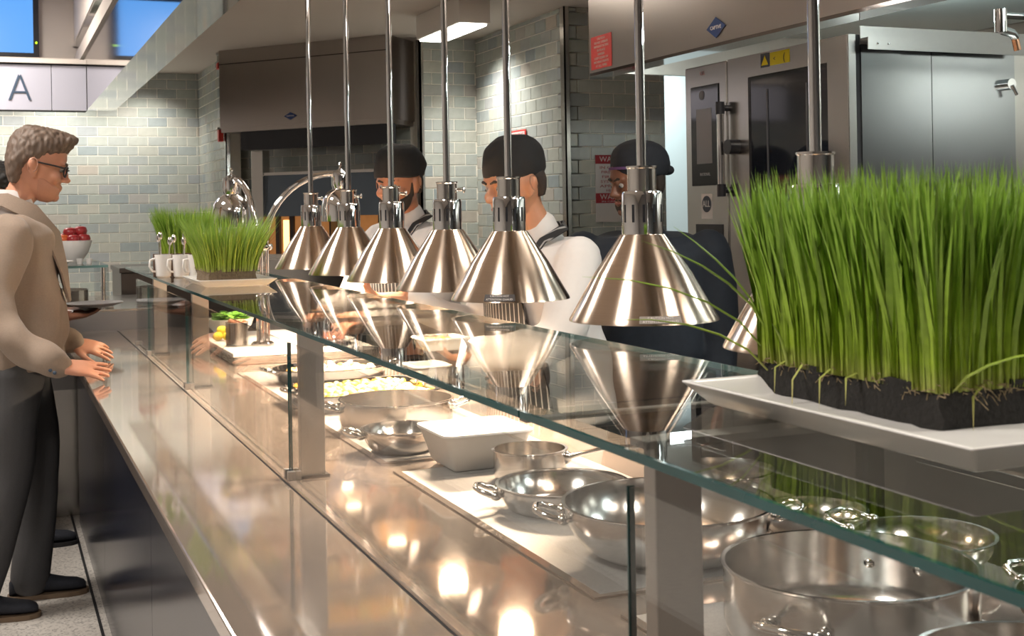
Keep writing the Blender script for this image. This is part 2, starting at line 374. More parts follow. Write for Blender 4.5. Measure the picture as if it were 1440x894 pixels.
for i, (x, y, p) in enumerate(WASH):
    lit = light('downlight_lamp', 'SPOT', (x, y, WASH_Z - 0.03), p, NEUT, (x + (0.0 if i < 3 else 0.42), y + (0.42 if i < 3 else -0.02), 1.5), spot_size=math.radians(110), spot_blend=0.85, shadow_soft_size=0.03)
    t = thing('downlight', ['recessed downlight above the tall fruit bowl side', 'recessed downlight washing the back tiles', 'recessed downlight near the back corner', 'recessed downlight washing the tiles between the cooks'][i], 'downlight', (x, y, CZ), group='recessed downlights')
    MB().lathe([(0.045, CZ - 0.001), (0.06, CZ - 0.001), (0.06, CZ - 0.006), (0.045, CZ - 0.006)], (x, y, 0), 28, closed=True).build('trim_ring', M['white_mel'], t, 40)
    MB().lathe([(0.0, CZ - 0.002), (0.044, CZ - 0.002)], (x, y, 0), 24).build('lens', pm, t)

# steel beam above the sneeze guard and the fascia with the letter
bm_ = MB().box((0.615, -2.5, 2.20), (0.80, 9.12, 2.78)); bm_.box((0.615, 9.12, 2.55), (0.80, 10.2, 2.78))
struct(bm_, 'beam', M['mirror'], 'long polished steel beam above the glass shelf', 'beam')
struct(MB().box((0.60, -2.5, 2.79), (0.80, 10.2, 3.2)), 'wall_bulkhead', M['paint'], 'cream bulkhead above the steel beam', 'wall')
struct(MB().box((0.59, -2.5, 2.775), (0.615, 10.2, 2.79)), 'trim_5', M['chrome'], 'bright lip along the top of the steel beam', 'trim')
fas = thing('letter_sign', 'pale steel fascia band with a dark letter A at the upper left', 'sign', (0.1, 9.1, 2.2))
edges = [-1.6, -0.85, -0.28, 0.386, 0.615]
for a, b in zip(edges, edges[1:]):
    bevel(MB().box((a + 0.002, 9.10, 2.195), (b - 0.002, 9.13, 2.505)).build('panel', mat('fascia_steel_bluelit', (0.60, 0.61, 0.72), 0.38, 0.3), fas), 0.002)  # blue tint puts the screen's glow into the panel colour
MB().box((-1.6, 9.115, 2.195), (0.614, 9.25, 2.52)).build('backing', M['rubber'], fas)
MB().box((-1.6, 9.07, 2.515), (0.614, 9.28, 2.545)).build('ledge', M['paint'], fas)
lt = MB(); aw, a0, a1, ax = 0.014, 2.262, 2.437, 0.182
for sx in (-1, 1):
    lt.add([(ax + sx * 0.072, 9.092, a0), (ax + sx * 0.056, 9.092, a0), (ax - sx * 0.002, 9.092, a1 - 0.012), (ax + sx * 0.008, 9.092, a1),
            (ax + sx * 0.072, 9.10, a0), (ax + sx * 0.056, 9.10, a0), (ax - sx * 0.002, 9.10, a1 - 0.012), (ax + sx * 0.008, 9.10, a1)],
           [(0, 1, 2, 3), (4, 5, 6, 7), (0, 1, 5, 4), (1, 2, 6, 5), (2, 3, 7, 6), (3, 0, 4, 7)])
lt.box((ax - 0.05, 9.0915, a0 + 0.049), (ax + 0.05, 9.10, a0 + 0.060))
lt.build('letter', M['print_b'], fas)
tv = thing('wall_screen_display', 'large bright blue display screen at the top left corner', 'screen', (-0.35, 10.16, 2.69))
bevel(MB().box((-1.05, 10.13, 2.68), (0.345, 10.20, 3.18)).build('bezel', M['black'], tv), 0.004)
MB().box((-1.02, 10.124, 2.712), (0.305, 10.131, 3.15)).build('panel', mat('screen_blue', (0.02, 0.05, 0.1), 0.3, emit=(0.13, 0.42, 1.0), emit_s=0.52), tv)
MB().ball((0.326, 10.128, 2.79), (0.008, 0.004, 0.010)).build('indicator', mat('indicator_green', (0.2, 0.5, 0), 0.4, emit=(0.55, 0.95, 0.02), emit_s=1.0), tv, 40)

# ================================================================ COUNTER
ZC = 0.90
cb = thing('counter_base', 'dark glossy base of the long serving counter', 'counter', (0.8, 3.5, 0))
for k, (a, b) in enumerate([(-1.2, 0.3), (0.3, 1.8), (1.8, 3.3), (3.3, 4.8), (4.8, 6.3)]):
    MB().box((0.36, a + 0.002, 0.0), (0.39, b - 0.002, ZC - 0.035)).build('front_panel', M['dark_panel'], cb)
MB().box((0.39, -1.2, 0.0), (1.38, 6.3, ZC - 0.035)).build('body', M['steel'], cb)
wt = thing('steel_worktop', 'long polished steel worktop and tray ledge of the serving counter', 'worktop', (0.8, 3.5, ZC - 0.035))
bevel(MB().box((0.285, -1.2, ZC - 0.035), (0.554, 6.42, ZC)).build('tray_ledge', M['ledge'], wt), 0.004)
MB().box((0.554, -1.2, ZC - 0.035), (0.560, 6.42, ZC - 0.004)).build('groove', M['rubber'], wt)
bevel(MB().box((0.560, -1.2, ZC - 0.035), (1.42, 6.42, ZC)).build('work_surface', M['ledge'], wt), 0.003)
hobs = [(2.66, 3.46, 'holding the round pot'), (1.60, 2.57, 'under the saucepan and wide pan'), (0.55, 1.52, 'under the big near pot'), (3.54, 4.42, 'under the pans of yellow food')]
for a, b, w in hobs:
    h = thing('warming_hob', 'flat speckled grey inset warming plate ' + w, 'hob', (1.0, (a + b) / 2, ZC), group='inset warming plates')
    MB().box((0.80, a + 0.012, ZC + 0.0005), (1.21, b - 0.012, ZC + 0.003)).build('plate', M['hob'], h)
    t = MB(); t.box((0.785, a, ZC + 0.0004), (0.80, b, ZC + 0.0033)); t.box((1.21, a, ZC + 0.0004), (1.225, b, ZC + 0.0033)); t.box((0.80, a, ZC + 0.0004), (1.21, a + 0.012, ZC + 0.0033)); t.box((0.80, b - 0.012, ZC + 0.0004), (1.21, b, ZC + 0.0033))
    t.build('trim', M['ledge'], h)

# ================================================================ SNEEZE GUARD
ZG = 1.237
sg = thing('sneeze_guard', 'long glass serving shelf on steel posts with clear front panes', 'sneeze guard', (0.7, 3.3, ZC))
posts = [1.08, 2.61, 4.14, 5.20]
for y in posts:
    bevel(MB().box((0.592, y - 0.012, ZC), (0.645, y + 0.012, ZG - 0.012)).build('post', M['post'], sg), 0.002)
    MB().box((0.585, y - 0.02, ZC + 0.0005), (0.652, y + 0.02, ZC + 0.006)).build('foot_plate', M['rubber'], sg)
    MB().box((0.58, y - 0.016, ZG - 0.012), (0.90, y + 0.016, ZG - 0.0045)).build('shelf_bracket', M['post'], sg)
shelf = [(-0.6, 1.248), (1.252, 2.838), (2.842, 4.248), (4.252, 5.62)]
for a, b in shelf:
    g = MB().box((0.53, a, ZG - 0.004), (0.93, b, ZG + 0.004)).build('shelf_pane', M['glass'], sg)
    e = MB().box((0.5255, a, ZG - 0.004), (0.5298, b, ZG + 0.004)); e.build('edge', M['gedge'], g)
    e = MB().box((0.9302, a, ZG - 0.004), (0.9325, b, ZG + 0.004)); e.build('edge', M['gedge_pale'], g)
for y in (1.25, 2.84, 4.25):
    MB().box((0.53, y - 0.010, ZG - 0.0085), (0.93, y + 0.010, ZG - 0.0045)).build('joint_strip', M['post'], sg)
panes = [(-0.6, 1.080), (1.085, 2.607), (2.612, 4.112), (4.117, 5.18), (5.185, 5.62)]
for a, b in panes:
    g = MB().box((0.570, a, ZC + 0.004), (0.577, b, ZG - 0.05)).build('front_pane', M['vglass'], sg)
    for y in (a,):
        MB().box((0.5695, y - 0.0012, ZC + 0.004), (0.5775, y + 0.0012, ZG - 0.05)).build('edge', M['gedge'], g)
    for y in (a + 0.012, b - 0.012):
        MB().box((0.562, y - 0.008, ZC + 0.0005), (0.590, y + 0.008, ZC + 0.018)).build('clip', M['post'], sg)
# ================================================================ HEAT LAMPS
LX = 1.06
lamp_y = [1.438, 1.943, 2.558, 2.967, 3.442, 3.909, 4.425]
lamp_lab = ['brushed steel cone heat lamp behind the big tray of wheatgrass', 'brushed steel cone heat lamp in front of the cook in navy, largest in full view',
            'brushed steel cone heat lamp in front of the nearer white-coated cook', 'cone heat lamp with a thumbscrew between the two white-coated cooks',
            'brushed steel cone heat lamp in front of the bearded cook', 'second farthest brushed steel cone heat lamp in the row', 'farthest brushed steel cone heat lamp, beside the chrome double lamp']
bulb_m = mat('hot_bulb', (1, 0.8, 0.6), 0.3, emit=(1.0, 0.78, 0.52), emit_s=14)
meshes = {}
R0 = 0.1325
meshes['shade'] = MB().lathe([(0.036, 0.151), (0.040, 0.150), (0.086, 0.083), (R0 - 0.001, 0.004), (R0, 0.0), (R0 - 0.003, 0.0005), (0.084, 0.080), (0.036, 0.147)], seg=64, closed=True).mesh('shade', M['lamp_steel'], 35)
cl = MB().lathe([(0.034, 0.150), (0.0365, 0.150), (0.0365, 0.220), (0.0345, 0.226), (0.028, 0.227), (0.028, 0.222), (0.034, 0.218)], seg=48, closed=True)
meshes['collar'] = cl.mesh('collar', M['chrome'], 35)
meshes['neck'] = MB().lathe([(0.012, 0.224), (0.0255, 0.224), (0.0255, 0.266), (0.0275, 0.268), (0.0275, 0.271), (0.0, 0.271)], seg=40).mesh('neck', M['pot_pol'], 35)
meshes['rod'] = MB().lathe([(0.0085, 0.262), (0.0085, CZ - 1.262)], seg=20).mesh('rod', M['chrome'], 40)
meshes['rose'] = MB().lathe([(0.0, CZ - 1.262), (0.045, CZ - 1.262), (0.045, CZ - 1.272), (0.02, CZ - 1.29), (0.0, CZ - 1.29)], seg=28).mesh('rose', M['chrome'], 40)
sl = MB()
for k in range(12):
    a = 2 * PI * k / 12; m4 = Matrix.Rotation(a, 4, 'Z')
    sl.box((0.0355, -0.0022, 0.172), (0.0369, 0.0022, 0.203), m4)
meshes['vent_slots'] = sl.mesh('vent_slots', M['black'])
meshes['thumbscrew'] = MB().tube([(0.024, 0, 0.250), (0.038, 0, 0.250)], 0.004, 10).ball((0.043, 0, 0.250), (0.004, 0.008, 0.008)).mesh('thumbscrew', M['chrome'], 50)
meshes['bulb'] = MB().lathe([(0.0, 0.022), (0.022, 0.026), (0.036, 0.045), (0.036, 0.065), (0.02, 0.10), (0.014, 0.14), (0.0, 0.14)], seg=24).mesh('bulb', bulb_m, 50)
dim_bulb = meshes['bulb'].copy(); dim_bulb.materials[0] = mat('dim_bulb', (0.7, 0.6, 0.5), 0.3, emit=(1.0, 0.6, 0.3), emit_s=0.6)
for i, y in enumerate(lamp_y):
    t = thing('heat_lamp', lamp_lab[i], 'heat lamp', (LX, y, 1.262), [0.3, 2.2, 2.6, -0.35, -0.25, -0.6, 0.2][i], 'hanging cone heat lamps')
    for k, me in meshes.items():
        if k == 'thumbscrew' and i in (0, 1, 2): continue
        if k == 'bulb' and i < 2: me = dim_bulb
        o = bpy.data.objects.new(k, me); COL.objects.link(o); o.parent = t
        if k == 'vent_slots': o['label'] = 'dark vertical vent slots'
    pw = [0, 3, 28, 58, 66, 66, 66][i]
    if pw: light('heat_lamp_bulb', 'SPOT', (LX, y, 1.262 + 0.02), pw, WARM, (LX, y, 0), spot_size=math.radians(150), spot_blend=0.5, shadow_soft_size=0.035)
def cone_sticker(lamp_i, yaw, h0, h1, half, bg, fg, lines):
    t = [o for o in bpy.data.objects if o.name.startswith('heat_lamp') and o.type == 'EMPTY'][lamp_i]
    rz = t.rotation_euler.z; y0 = lamp_y[lamp_i]
    rr = lambda h: 0.086 + (R0 - 0.086) * (0.083 - h) / 0.079 + 0.0006
    mb = MB(); vs = []; n = 10
    for h in (h0, h1):
        for k in range(n + 1):
            a = yaw - rz + (k / n - 0.5) * 2 * half; vs.append((rr(h) * math.cos(a), rr(h) * math.sin(a), h))
    mb.add(vs, [(k, k + 1, n + 2 + k, n + 1 + k) for k in range(n)])
    st = mb.build('sticker', bg, t, world=False)
    for j, txt in enumerate(lines):
        h = h1 - (h1 - h0) * (j + 0.5) / len(lines); a = yaw - rz; tx = MB()
        flat = text_mesh(MB(), txt, Matrix.Identity(4), (h1 - h0) / len(lines) * 0.85, width=2 * half * rr(h) * (0.62 if j == 0 else 0.85), extrude=0)
        for v in flat.v:
            hh = h + v[1]; aa = a + v[0] / rr(hh); tx.v.append(((rr(hh) + 0.0006) * math.cos(aa), (rr(hh) + 0.0006) * math.sin(aa), hh))
        tx.f = flat.f; tx.mi = flat.mi
        tx.build('lettering', fg, st, world=False)
cone_sticker(1, -1.85, 0.004, 0.016, 0.28, mat('silver_sticker', (0.30, 0.26, 0.23), 0.5), M['print_w'], ['CAUTION HOT', 'ATTENTION CHAUD'])
cone_sticker(2, -2.15, 0.004, 0.018, 0.26, mat('dark_sticker', (0.06, 0.05, 0.05), 0.5), M['print_w'], ['CAUTION HOT', 'ATTENTION CHAUD'])

# chrome double carving lamp
SX, SY, SZ = 0.968, 4.88, 0.9455
cl = thing('carving_lamp', 'chrome double-arm carving lamp with two dome shades', 'lamp', (SX, SY, SZ))
MB().lathe([(0.0, SZ), (0.045, SZ), (0.045, SZ + 0.008), (0.038, SZ + 0.014), (0.0, SZ + 0.014)], (SX, SY, 0), 32).build('base', M['chrome'], cl, 40)
for a in (0, 2.1, 4.2):
    MB().tube([(SX + 0.018 * math.cos(a), SY + 0.018 * math.sin(a), SZ + 0.01), (SX + 0.018 * math.cos(a), SY + 0.018 * math.sin(a), 1.36)], 0.0115, 14).build('upright', M['chrome'], cl, 50)
MB().lathe([(0.0, 1.318), (0.042, 1.318), (0.046, 1.325), (0.046, 1.335), (0.042, 1.342), (0.0, 1.342)], (SX, SY, 0), 28).build('collar_ring', M['pot_pol'], cl, 40)
for (dx, dy, zt) in ((-0.09, 0.12, 1.60), (0.315, -0.03, 1.615)):
    pts = []
    sgn = -1 if dx < 0 else 1
    for k in range(13):
        q = k / 12; an = q * PI * 0.5
        pts.append((SX + sgn * 0.015 + (dx - sgn * 0.015) * (1 - math.cos(an)) * 0.9, SY + dy * (1 - math.cos(an)) * 0.9, 1.33 + (zt - 1.33) * math.sin(an)))
    arm = MB().tube(pts, 0.0125, 14).build('arm', M['chrome'], cl, 60)
    cx, cy, z0 = SX + dx, SY + dy, zt - 0.19
    d = MB().lathe([(0.0, zt + 0.045), (0.005, zt + 0.045), (0.008, zt + 0.036), (0.004, zt + 0.028), (0.006, zt + 0.02), (0.02, zt + 0.012), (0.034, zt + 0.004), (0.036, zt - 0.01), (0.036, zt - 0.045), (0.032, zt - 0.06),
                    (0.054, zt - 0.075), (0.071, zt - 0.10), (0.076, zt - 0.13), (0.076, z0), (0.072, z0), (0.070, zt - 0.12), (0.03, zt - 0.06), (0.0, zt - 0.055)], (cx, cy, 0), 40)
    sh = d.build('dome_shade', M['chrome'], cl, 35)
    MB().lathe([(0.0, z0 + 0.01), (0.03, z0 + 0.02), (0.034, z0 + 0.05), (0.0, z0 + 0.09)], (cx, cy, 0), 20).build('bulb', bulb_m, sh, 50)
    light('carving_lamp_bulb', 'SPOT', (cx, cy, z0 + 0.008), 30, WARM, (cx, cy, 0), spot_size=math.radians(125), spot_blend=0.6, shadow_soft_size=0.03)

# ================================================================ WHEATGRASS AND PLATES
def blade(mb, base, h, lean, w, curl, yaw):
    d = Vector((math.cos(yaw), math.sin(yaw), 0)); s = Vector((-math.sin(yaw), math.cos(yaw), 0))
    vs = []; n = 4
    for i in range(n + 1):
        q = i / n
        p = Vector(base) + Vector((lean[0], lean[1], 0)) * h * (q ** 1.6) + d * curl * h * q * q + Vector((0, 0, h * (q - 0.25 * abs(curl) * q * q)))
        ww = w * (1 - q ** 2.5) * 0.5
        if i < n: vs += [p - s * ww, p + s * ww]
        else: vs.append(p)
    mb.add(vs, [(0, 1, 3, 2), (2, 3, 5, 4), (4, 5, 7, 6), (6, 7, 8)])
def plate_rect(name, x0, x1, y0, y1, z, label, rim=0.026, group=None):
    def loop(i, zz): return [(x0 + i, y0 + i, zz), (x1 - i, y0 + i, zz), (x1 - i, y1 - i, zz), (x0 + i, y1 - i, zz)]
    mb = MB(); L = [loop(0.028, z), loop(0.022, z + 0.004), loop(0.004, z + rim - 0.004), loop(0.0, z + rim), loop(0.010, z + rim), loop(0.030, z + 0.012), loop(0.034, z + 0.008)]
    mb.loft(L)
    o = single(mb, name, M['white_cer'], ((x0 + x1) / 2, (y0 + y1) / 2, z), label, 'plate', 50, group)
    bevel(o, 0.003, 2); return o
def wheatgrass(label, x0, x1, y0, y1, z, n, hmin, hmax, mat_g, soil_h=0.045, spread=0.2, seed=1, w=0.0035, lean0=(0, 0), soil_m=None):
    rnd = random.Random(seed)
    t = thing('wheatgrass', label, 'wheatgrass', ((x0 + x1) / 2, (y0 + y1) / 2, z), group='trays of wheatgrass')
    cx, cy = (x0 + x1) / 2, (y0 + y1) / 2
    so = MB(); nx, ny, nz = 8, 14, 4                     # rough soil slab
    def sp(u, v, q):
        p = Vector((x0 + (x1 - x0) * u, y0 + (y1 - y0) * v, z + soil_h * q)); nv = noise.noise_vector(p * 55) * 0.007
        if q == 0: nv.z = 0
        return p + nv
    per = [(i / nx, 0) for i in range(nx)] + [(1, i / ny) for i in range(ny)] + [(1 - i / nx, 1) for i in range(nx)] + [(0, 1 - i / ny) for i in range(ny)]
    so.loft([[sp(u, v, q / nz) for u, v in per] for q in range(nz + 1)])
    so.build('soil_block', soil_m or M['soil'], t, 60)
    g = MB()
    for k in range(n):
        u, v = rnd.random(), rnd.random()
        if rnd.random() < 0.35: u = rnd.choice((0.0, 0.02, 0.98, 1.0))
        elif rnd.random() < 0.3: v = rnd.choice((0.0, 0.02, 0.98, 1.0))
        bx, by = x0 + (x1 - x0) * u, y0 + (y1 - y0) * v
        ln = (spread * (u - 0.5) * 1.2 + rnd.gauss(0, 0.06) + lean0[0], spread * (v - 0.5) * 1.0 + rnd.gauss(0, 0.07) + lean0[1])
        blade(g, (bx, by, z + soil_h * 0.85), rnd.uniform(hmin, hmax), ln, w * rnd.uniform(0.7, 1.2), rnd.uniform(-0.05, 0.14), rnd.uniform(0, 2 * PI))
    o = g.build('grass_blades', mat_g, t); o['kind'] = 'stuff'; o['label'] = 'dense upright green grass blades'
    r = MB()                                             # pale root tangle around the top of the soil
    for k in range(n // 14):
        v = rnd.random(); u = rnd.choice((0, 0, 1)); 
        if rnd.random() < 0.4: u, v = rnd.random(), 0
        p = Vector((x0 + (x1 - x0) * u, y0 + (y1 - y0) * v, z + soil_h * rnd.uniform(0.7, 1.05)))
        q = p + Vector((rnd.uniform(-0.006, 0.006), rnd.uniform(-0.02, 0.02), rnd.uniform(-0.012, 0.006)))
        r.tube([p + noise.noise_vector(p * 40) * 0.003, (p + q) / 2 + Vector((rnd.uniform(-.004, .004), 0, 0.003)), q], 0.0005, 4, False)
    o = r.build('roots', mat('pale_roots', (0.24, 0.18, 0.10), 0.8), t); o['kind'] = 'stuff'
    return t
plate_rect('serving_plate', 0.700, 1.03, 0.755, 1.205, ZG + 0.0045, 'white rectangular plate under the big near block of wheatgrass', 0.026, 'white rectangular plates')
big = wheatgrass('big dense block of green wheatgrass on the near white plate', 0.800, 0.985, 0.905, 1.225 - 0.03, ZG + 0.0130, 3600, 0.150, 0.222, M['grass'], 0.040, 0.10, 3, 0.0066, (0.01, 0.0))
for k, (p, h, ln, c, yw) in enumerate([((0.80, 1.19, 1.30), 0.20, (-0.95, 0.35), 0.3, 2.6), ((0.80, 1.18, 1.275), 0.16, (-0.9, 0.6), 0.35, 2.2), ((0.798, 1.14, 1.285), 0.09, (-0.35, -0.2), 0.2, 3.3),
                                       ((0.80, 1.18, 1.32), 0.19, (-0.75, 0.15), 0.2, 2.9), ((0.80, 1.19, 1.33), 0.16, (-0.5, 0.35), 0.1, 2.9), ((0.815, 0.905, 1.285), 0.10, (0.7, -0.8), 0.3, -1.0)]):
    P_ = [Vector(p) + Vector((ln[0] * q ** 1.3, ln[1] * q ** 1.3, q * (1 - c * 1.6 * q) * 0.8)) * h for q in (0, 0.2, 0.4, 0.6, 0.8, 1.0)]
    MB().tube(P_, [0.0022, 0.0026, 0.0026, 0.0022, 0.0015, 0.0003], 6, flat=0.5).build('stray_blade', M['grass'], big)
for k, (x, y, dz) in enumerate([(0.797, 1.11, -0.055), (0.795, 1.06, -0.04), (0.796, 1.14, -0.035), (0.797, 1.02, -0.03), (0.85, 0.903, -0.045)]):   # blades hanging over the soil
    b = MB(); p = Vector((x, y, 1.29)); q = p + Vector((-0.022, -0.01, dz)); m_ = (p + q) / 2 + Vector((-0.006, 0, 0.012)); s_ = Vector((0, 0.0016, 0))
    b.add([p - s_, p + s_, m_ - s_, m_ + s_, q], [(0, 1, 3, 2), (2, 3, 4)]); b.build('stray_blade', M['grass'], big)
plate_rect('serving_plate', 0.56, 0.80, 3.78, 4.13, ZG + 0.0045, 'white rectangular plate under the pale far block of wheatgrass', 0.022, 'white rectangular plates')
wheatgrass('pale yellow green block of wheatgrass beside the cutlery mugs', 0.60, 0.745, 3.83, 4.09, ZG + 0.0125, 1000, 0.11, 0.185, M['grass_far'], 0.042, 0.55, 5, 0.0042, (0.05, -0.05), M['mat_root'])
plate_rect('serving_plate', 0.56, 0.78, 4.68, 5.0, ZG + 0.0045, 'white rectangular plate farthest along the glass shelf', 0.022, 'white rectangular plates')
wheatgrass('darker green block of wheatgrass behind the pale one', 0.60, 0.74, 4.72, 4.97, ZG + 0.0125, 1300, 0.16, 0.215, M['grass'], 0.045, 0.25, 8, 0.0045, (-0.02, 0.0))

# mugs with spoons on the glass shelf
for k, (x, y) in enumerate([(0.556, 4.56), (0.61, 4.50), (0.655, 4.44)]):
    zb = ZG + 0.0045
    t = thing('mug', ['white mug of spoons, left of the three on the glass shelf', 'white mug of spoons, middle of the three on the glass shelf', 'white mug of spoons nearest the pale wheatgrass'][k], 'mug', (x, y, zb), group='mugs of spoons')
    MB().lathe([(0.0, zb), (0.022, zb), (0.026, zb + 0.004), (0.030, zb + 0.08), (0.028, zb + 0.08), (0.024, zb + 0.008), (0.0, zb + 0.006)], (x, y, 0), 28).build('cup', M['white_cer'], t, 40)
    MB().tube([(x - 0.028, y - 0.004, zb + 0.066), (x - 0.045, y - 0.006, zb + 0.062), (x - 0.048, y - 0.006, zb + 0.04), (x - 0.038, y - 0.006, zb + 0.022), (x - 0.026, y - 0.004, zb + 0.02)], 0.004, 10).build('handle', M['white_cer'], t, 60)
    spots = sorted((0.012 * math.cos(2.1 * j + k), 0.012 * math.sin(2.1 * j + k), j) for j in range(3))
    for pos, (dx, dy, j) in zip(('leftmost', 'middle', 'rightmost'), spots):
        b = Vector((x + dx, y + dy, zb + 0.01)); e = b + Vector((dx, dy, 0.105 + 0.01 * j))
        sp = MB().tube([b, e], 0.0022, 8); sp.ball(e + Vector((0, 0, 0.012)), (0.009, 0.004, 0.015))
        single(sp, 'spoon', M['chrome'], tuple(b), pos + ' steel spoon standing in the ' + ('left', 'middle', 'right')[k] + ' white mug', 'spoon', 50, 'spoons in the white mugs')
bx = MB().box((0.53, 4.60, ZG + 0.0045), (0.66, 4.64, ZG + 0.085)); bx.box((0.54, 4.595, ZG + 0.02), (0.65, 4.60, ZG + 0.075))
single(bx, 'menu_box', mat('brown_wood', (0.10, 0.05, 0.03), 0.5), (0.595, 4.62, ZG + 0.0045), 'small dark brown box standing behind the white mugs', 'box')
# ================================================================ POTS AND FOOD ON THE COUNTER
HZ = ZC + 0.0035
def loop_handle(t, c, r, ang, z, wid=0.05, out=0.045, rise=0.012, thick=0.0055, name='handle'):
    d = Vector((math.cos(ang), math.sin(ang), 0)); s = Vector((-d.y, d.x, 0)); c = Vector((c[0], c[1], 0))
    P = lambda o, w, h: c + d * (r + o) + s * w + Vector((0, 0, z + h))
    pts = [P(-0.001, -wid * 0.8, 0), P(out * 0.35, -wid * 0.85, rise * 0.2), P(out * 0.8, -wid * 0.75, rise * 0.8), P(out, -wid * 0.35, rise), P(out, wid * 0.35, rise), P(out * 0.8, wid * 0.75, rise * 0.8), P(out * 0.35, wid * 0.85, rise * 0.2), P(-0.001, wid * 0.8, 0)]
    h = MB().tube(pts, thick, 10).build(name, M['pot_pol'], t, 60)
    for w in (-1, 1):
        q = P(0.001, w * wid * 0.8, 0); MB().ball(q, (0.011, 0.011, 0.009), 12, 7).build('rivet_plate', M['pot_pol'], h, 60)
        MB().ball(c + d * (r - 0.005) + s * (w * wid * 0.8) + Vector((0, 0, z)), 0.0045, 10, 6).build('rivet', M['pot_pol'], h, 60)
def round_pot(label, x, y, r, h, handles, name='cooking_pot', belly=0.0, foot=None, hz=0.7, wid=0.04, out=0.04, rim=0.003, base_z=None, mat_=None):
    z = HZ if base_z is None else base_z
    t = thing(name, label, 'pot', (x, y, z)); rb = foot or r * 0.97
    if belly: prof = [(0.0, 0.0), (rb, 0.0)] + [(rb + (r - rb) * math.sin(q / 10 * PI / 2), h * (1 - math.cos(q / 10 * PI / 2)) ** belly) for q in range(1, 11)]
    else: prof = [(0.0, 0.0), (rb - 0.006, 0.0), (rb, 0.006), (r, h * 0.25), (r, h)]
    prof = [(a, b) for a, b in prof]
    inn = [(max(0, a - 0.0025), b + 0.0025 if b < h * 0.9 else b) for a, b in prof][::-1]
    full = prof[:-1] + [(r, h - 0.004), (r + rim, h - 0.001), (r + rim, h), (r - 0.0025, h)] + inn[1:]
    MB().lathe([(a, b + z) for a, b in full], (x, y, 0), 72).build('bowl', mat_ or M['pot'], t, 35)
    MB().lathe([(r + rim + 0.0006, z + h - 0.0016), (r + rim + 0.0006, z + h + 0.0006), (r - 0.002, z + h + 0.0006), (r - 0.002, z + h - 0.0016)], (x, y, 0), 72, closed=True).build('rim', M['pot_pol'], t, 35)
    for a in handles:
        hh = h * hz; rr = r
        loop_handle(t, (x, y), rr, a, z + hh, wid, out)
    return t
round_pot('wide round steel pot nearest the camera at the right, with riveted loop handles', 1.01, 1.315, 0.160, 0.095, (-2.62, 0.52), hz=0.55, wid=0.045, out=0.045)
round_pot('deep sloping steel pan with a loop handle behind the near glass edge', 0.995, 1.755, 0.168, 0.085, (2.72, -0.42), name='sloping_pan', belly=0.8, foot=0.105, hz=0.75, wid=0.042, out=0.045)
round_pot('shallow dark-bottomed braising pan with two loop handles beside the saucepan', 0.975, 2.115, 0.122, 0.046, (2.72, -0.42), name='braising_pan', belly=0.6, foot=0.10, hz=0.6, wid=0.035, out=0.04)
t = round_pot('small steel saucepan with a long handle beside the white tub', 1.015, 2.36, 0.0755, 0.064, (), name='saucepan')
hd = MB(); a0 = Vector((1.015 + 0.0755 * math.cos(-0.55), 2.36 + 0.0755 * math.sin(-0.55), HZ + 0.046)); dd = Vector((math.cos(-0.55), math.sin(-0.55), 0))
hd.tube([a0, a0 + dd * 0.03 + Vector((0, 0, 0.008)), a0 + dd * 0.09 + Vector((0, 0, 0.022)), a0 + dd * 0.16 + Vector((0, 0, 0.024)), a0 + dd * 0.19 + Vector((0, 0, 0.022))], [0.011, 0.008, 0.0075, 0.009, 0.006], 12, flat=0.6)
h_ = hd.build('long_handle', M['pot_pol'], t, 60)
MB().ball(a0, (0.012, 0.012, 0.014)).build('rivet_plate', M['pot_pol'], h_, 60)
round_pot('round steel pot with upright sides beyond the white tub', 0.955, 3.09, 0.146, 0.075, (2.9, -0.24), hz=0.72, wid=0.04, out=0.042)
round_pot('small rounded steel pan half hidden behind the white tub', 0.87, 2.775, 0.092, 0.055, (2.85,), name='sloping_pan', belly=0.7, foot=0.06, hz=0.75, wid=0.03, out=0.04)
round_pot('round steel pot at the lower right corner, mostly out of frame', 1.0, 0.98, 0.135, 0.075, (), hz=0.6)
round_pot('steel pan with an upright wire handle behind the near post', 1.262, 2.02, 0.100, 0.062, (), name='sloping_pan', belly=0.8, foot=0.07)
round_pot('pale gold lit shallow pan behind the wide near pot', 1.278, 1.76, 0.090, 0.040, (2.2,), name='shallow_pan', belly=0.8, foot=0.06, hz=0.9, wid=0.03)
round_pot('shallow steel pan with a flat handle behind the wide near pot', 1.322, 1.535, 0.105, 0.045, (2.0,), name='shallow_pan', belly=0.8, foot=0.07, hz=0.95, wid=0.05, out=0.05)
round_pot('small steel pan at the right edge of the frame', 1.300, 1.215, 0.080, 0.045, (1.5,), name='shallow_pan', belly=0.8, foot=0.055, hz=0.9, wid=0.03)

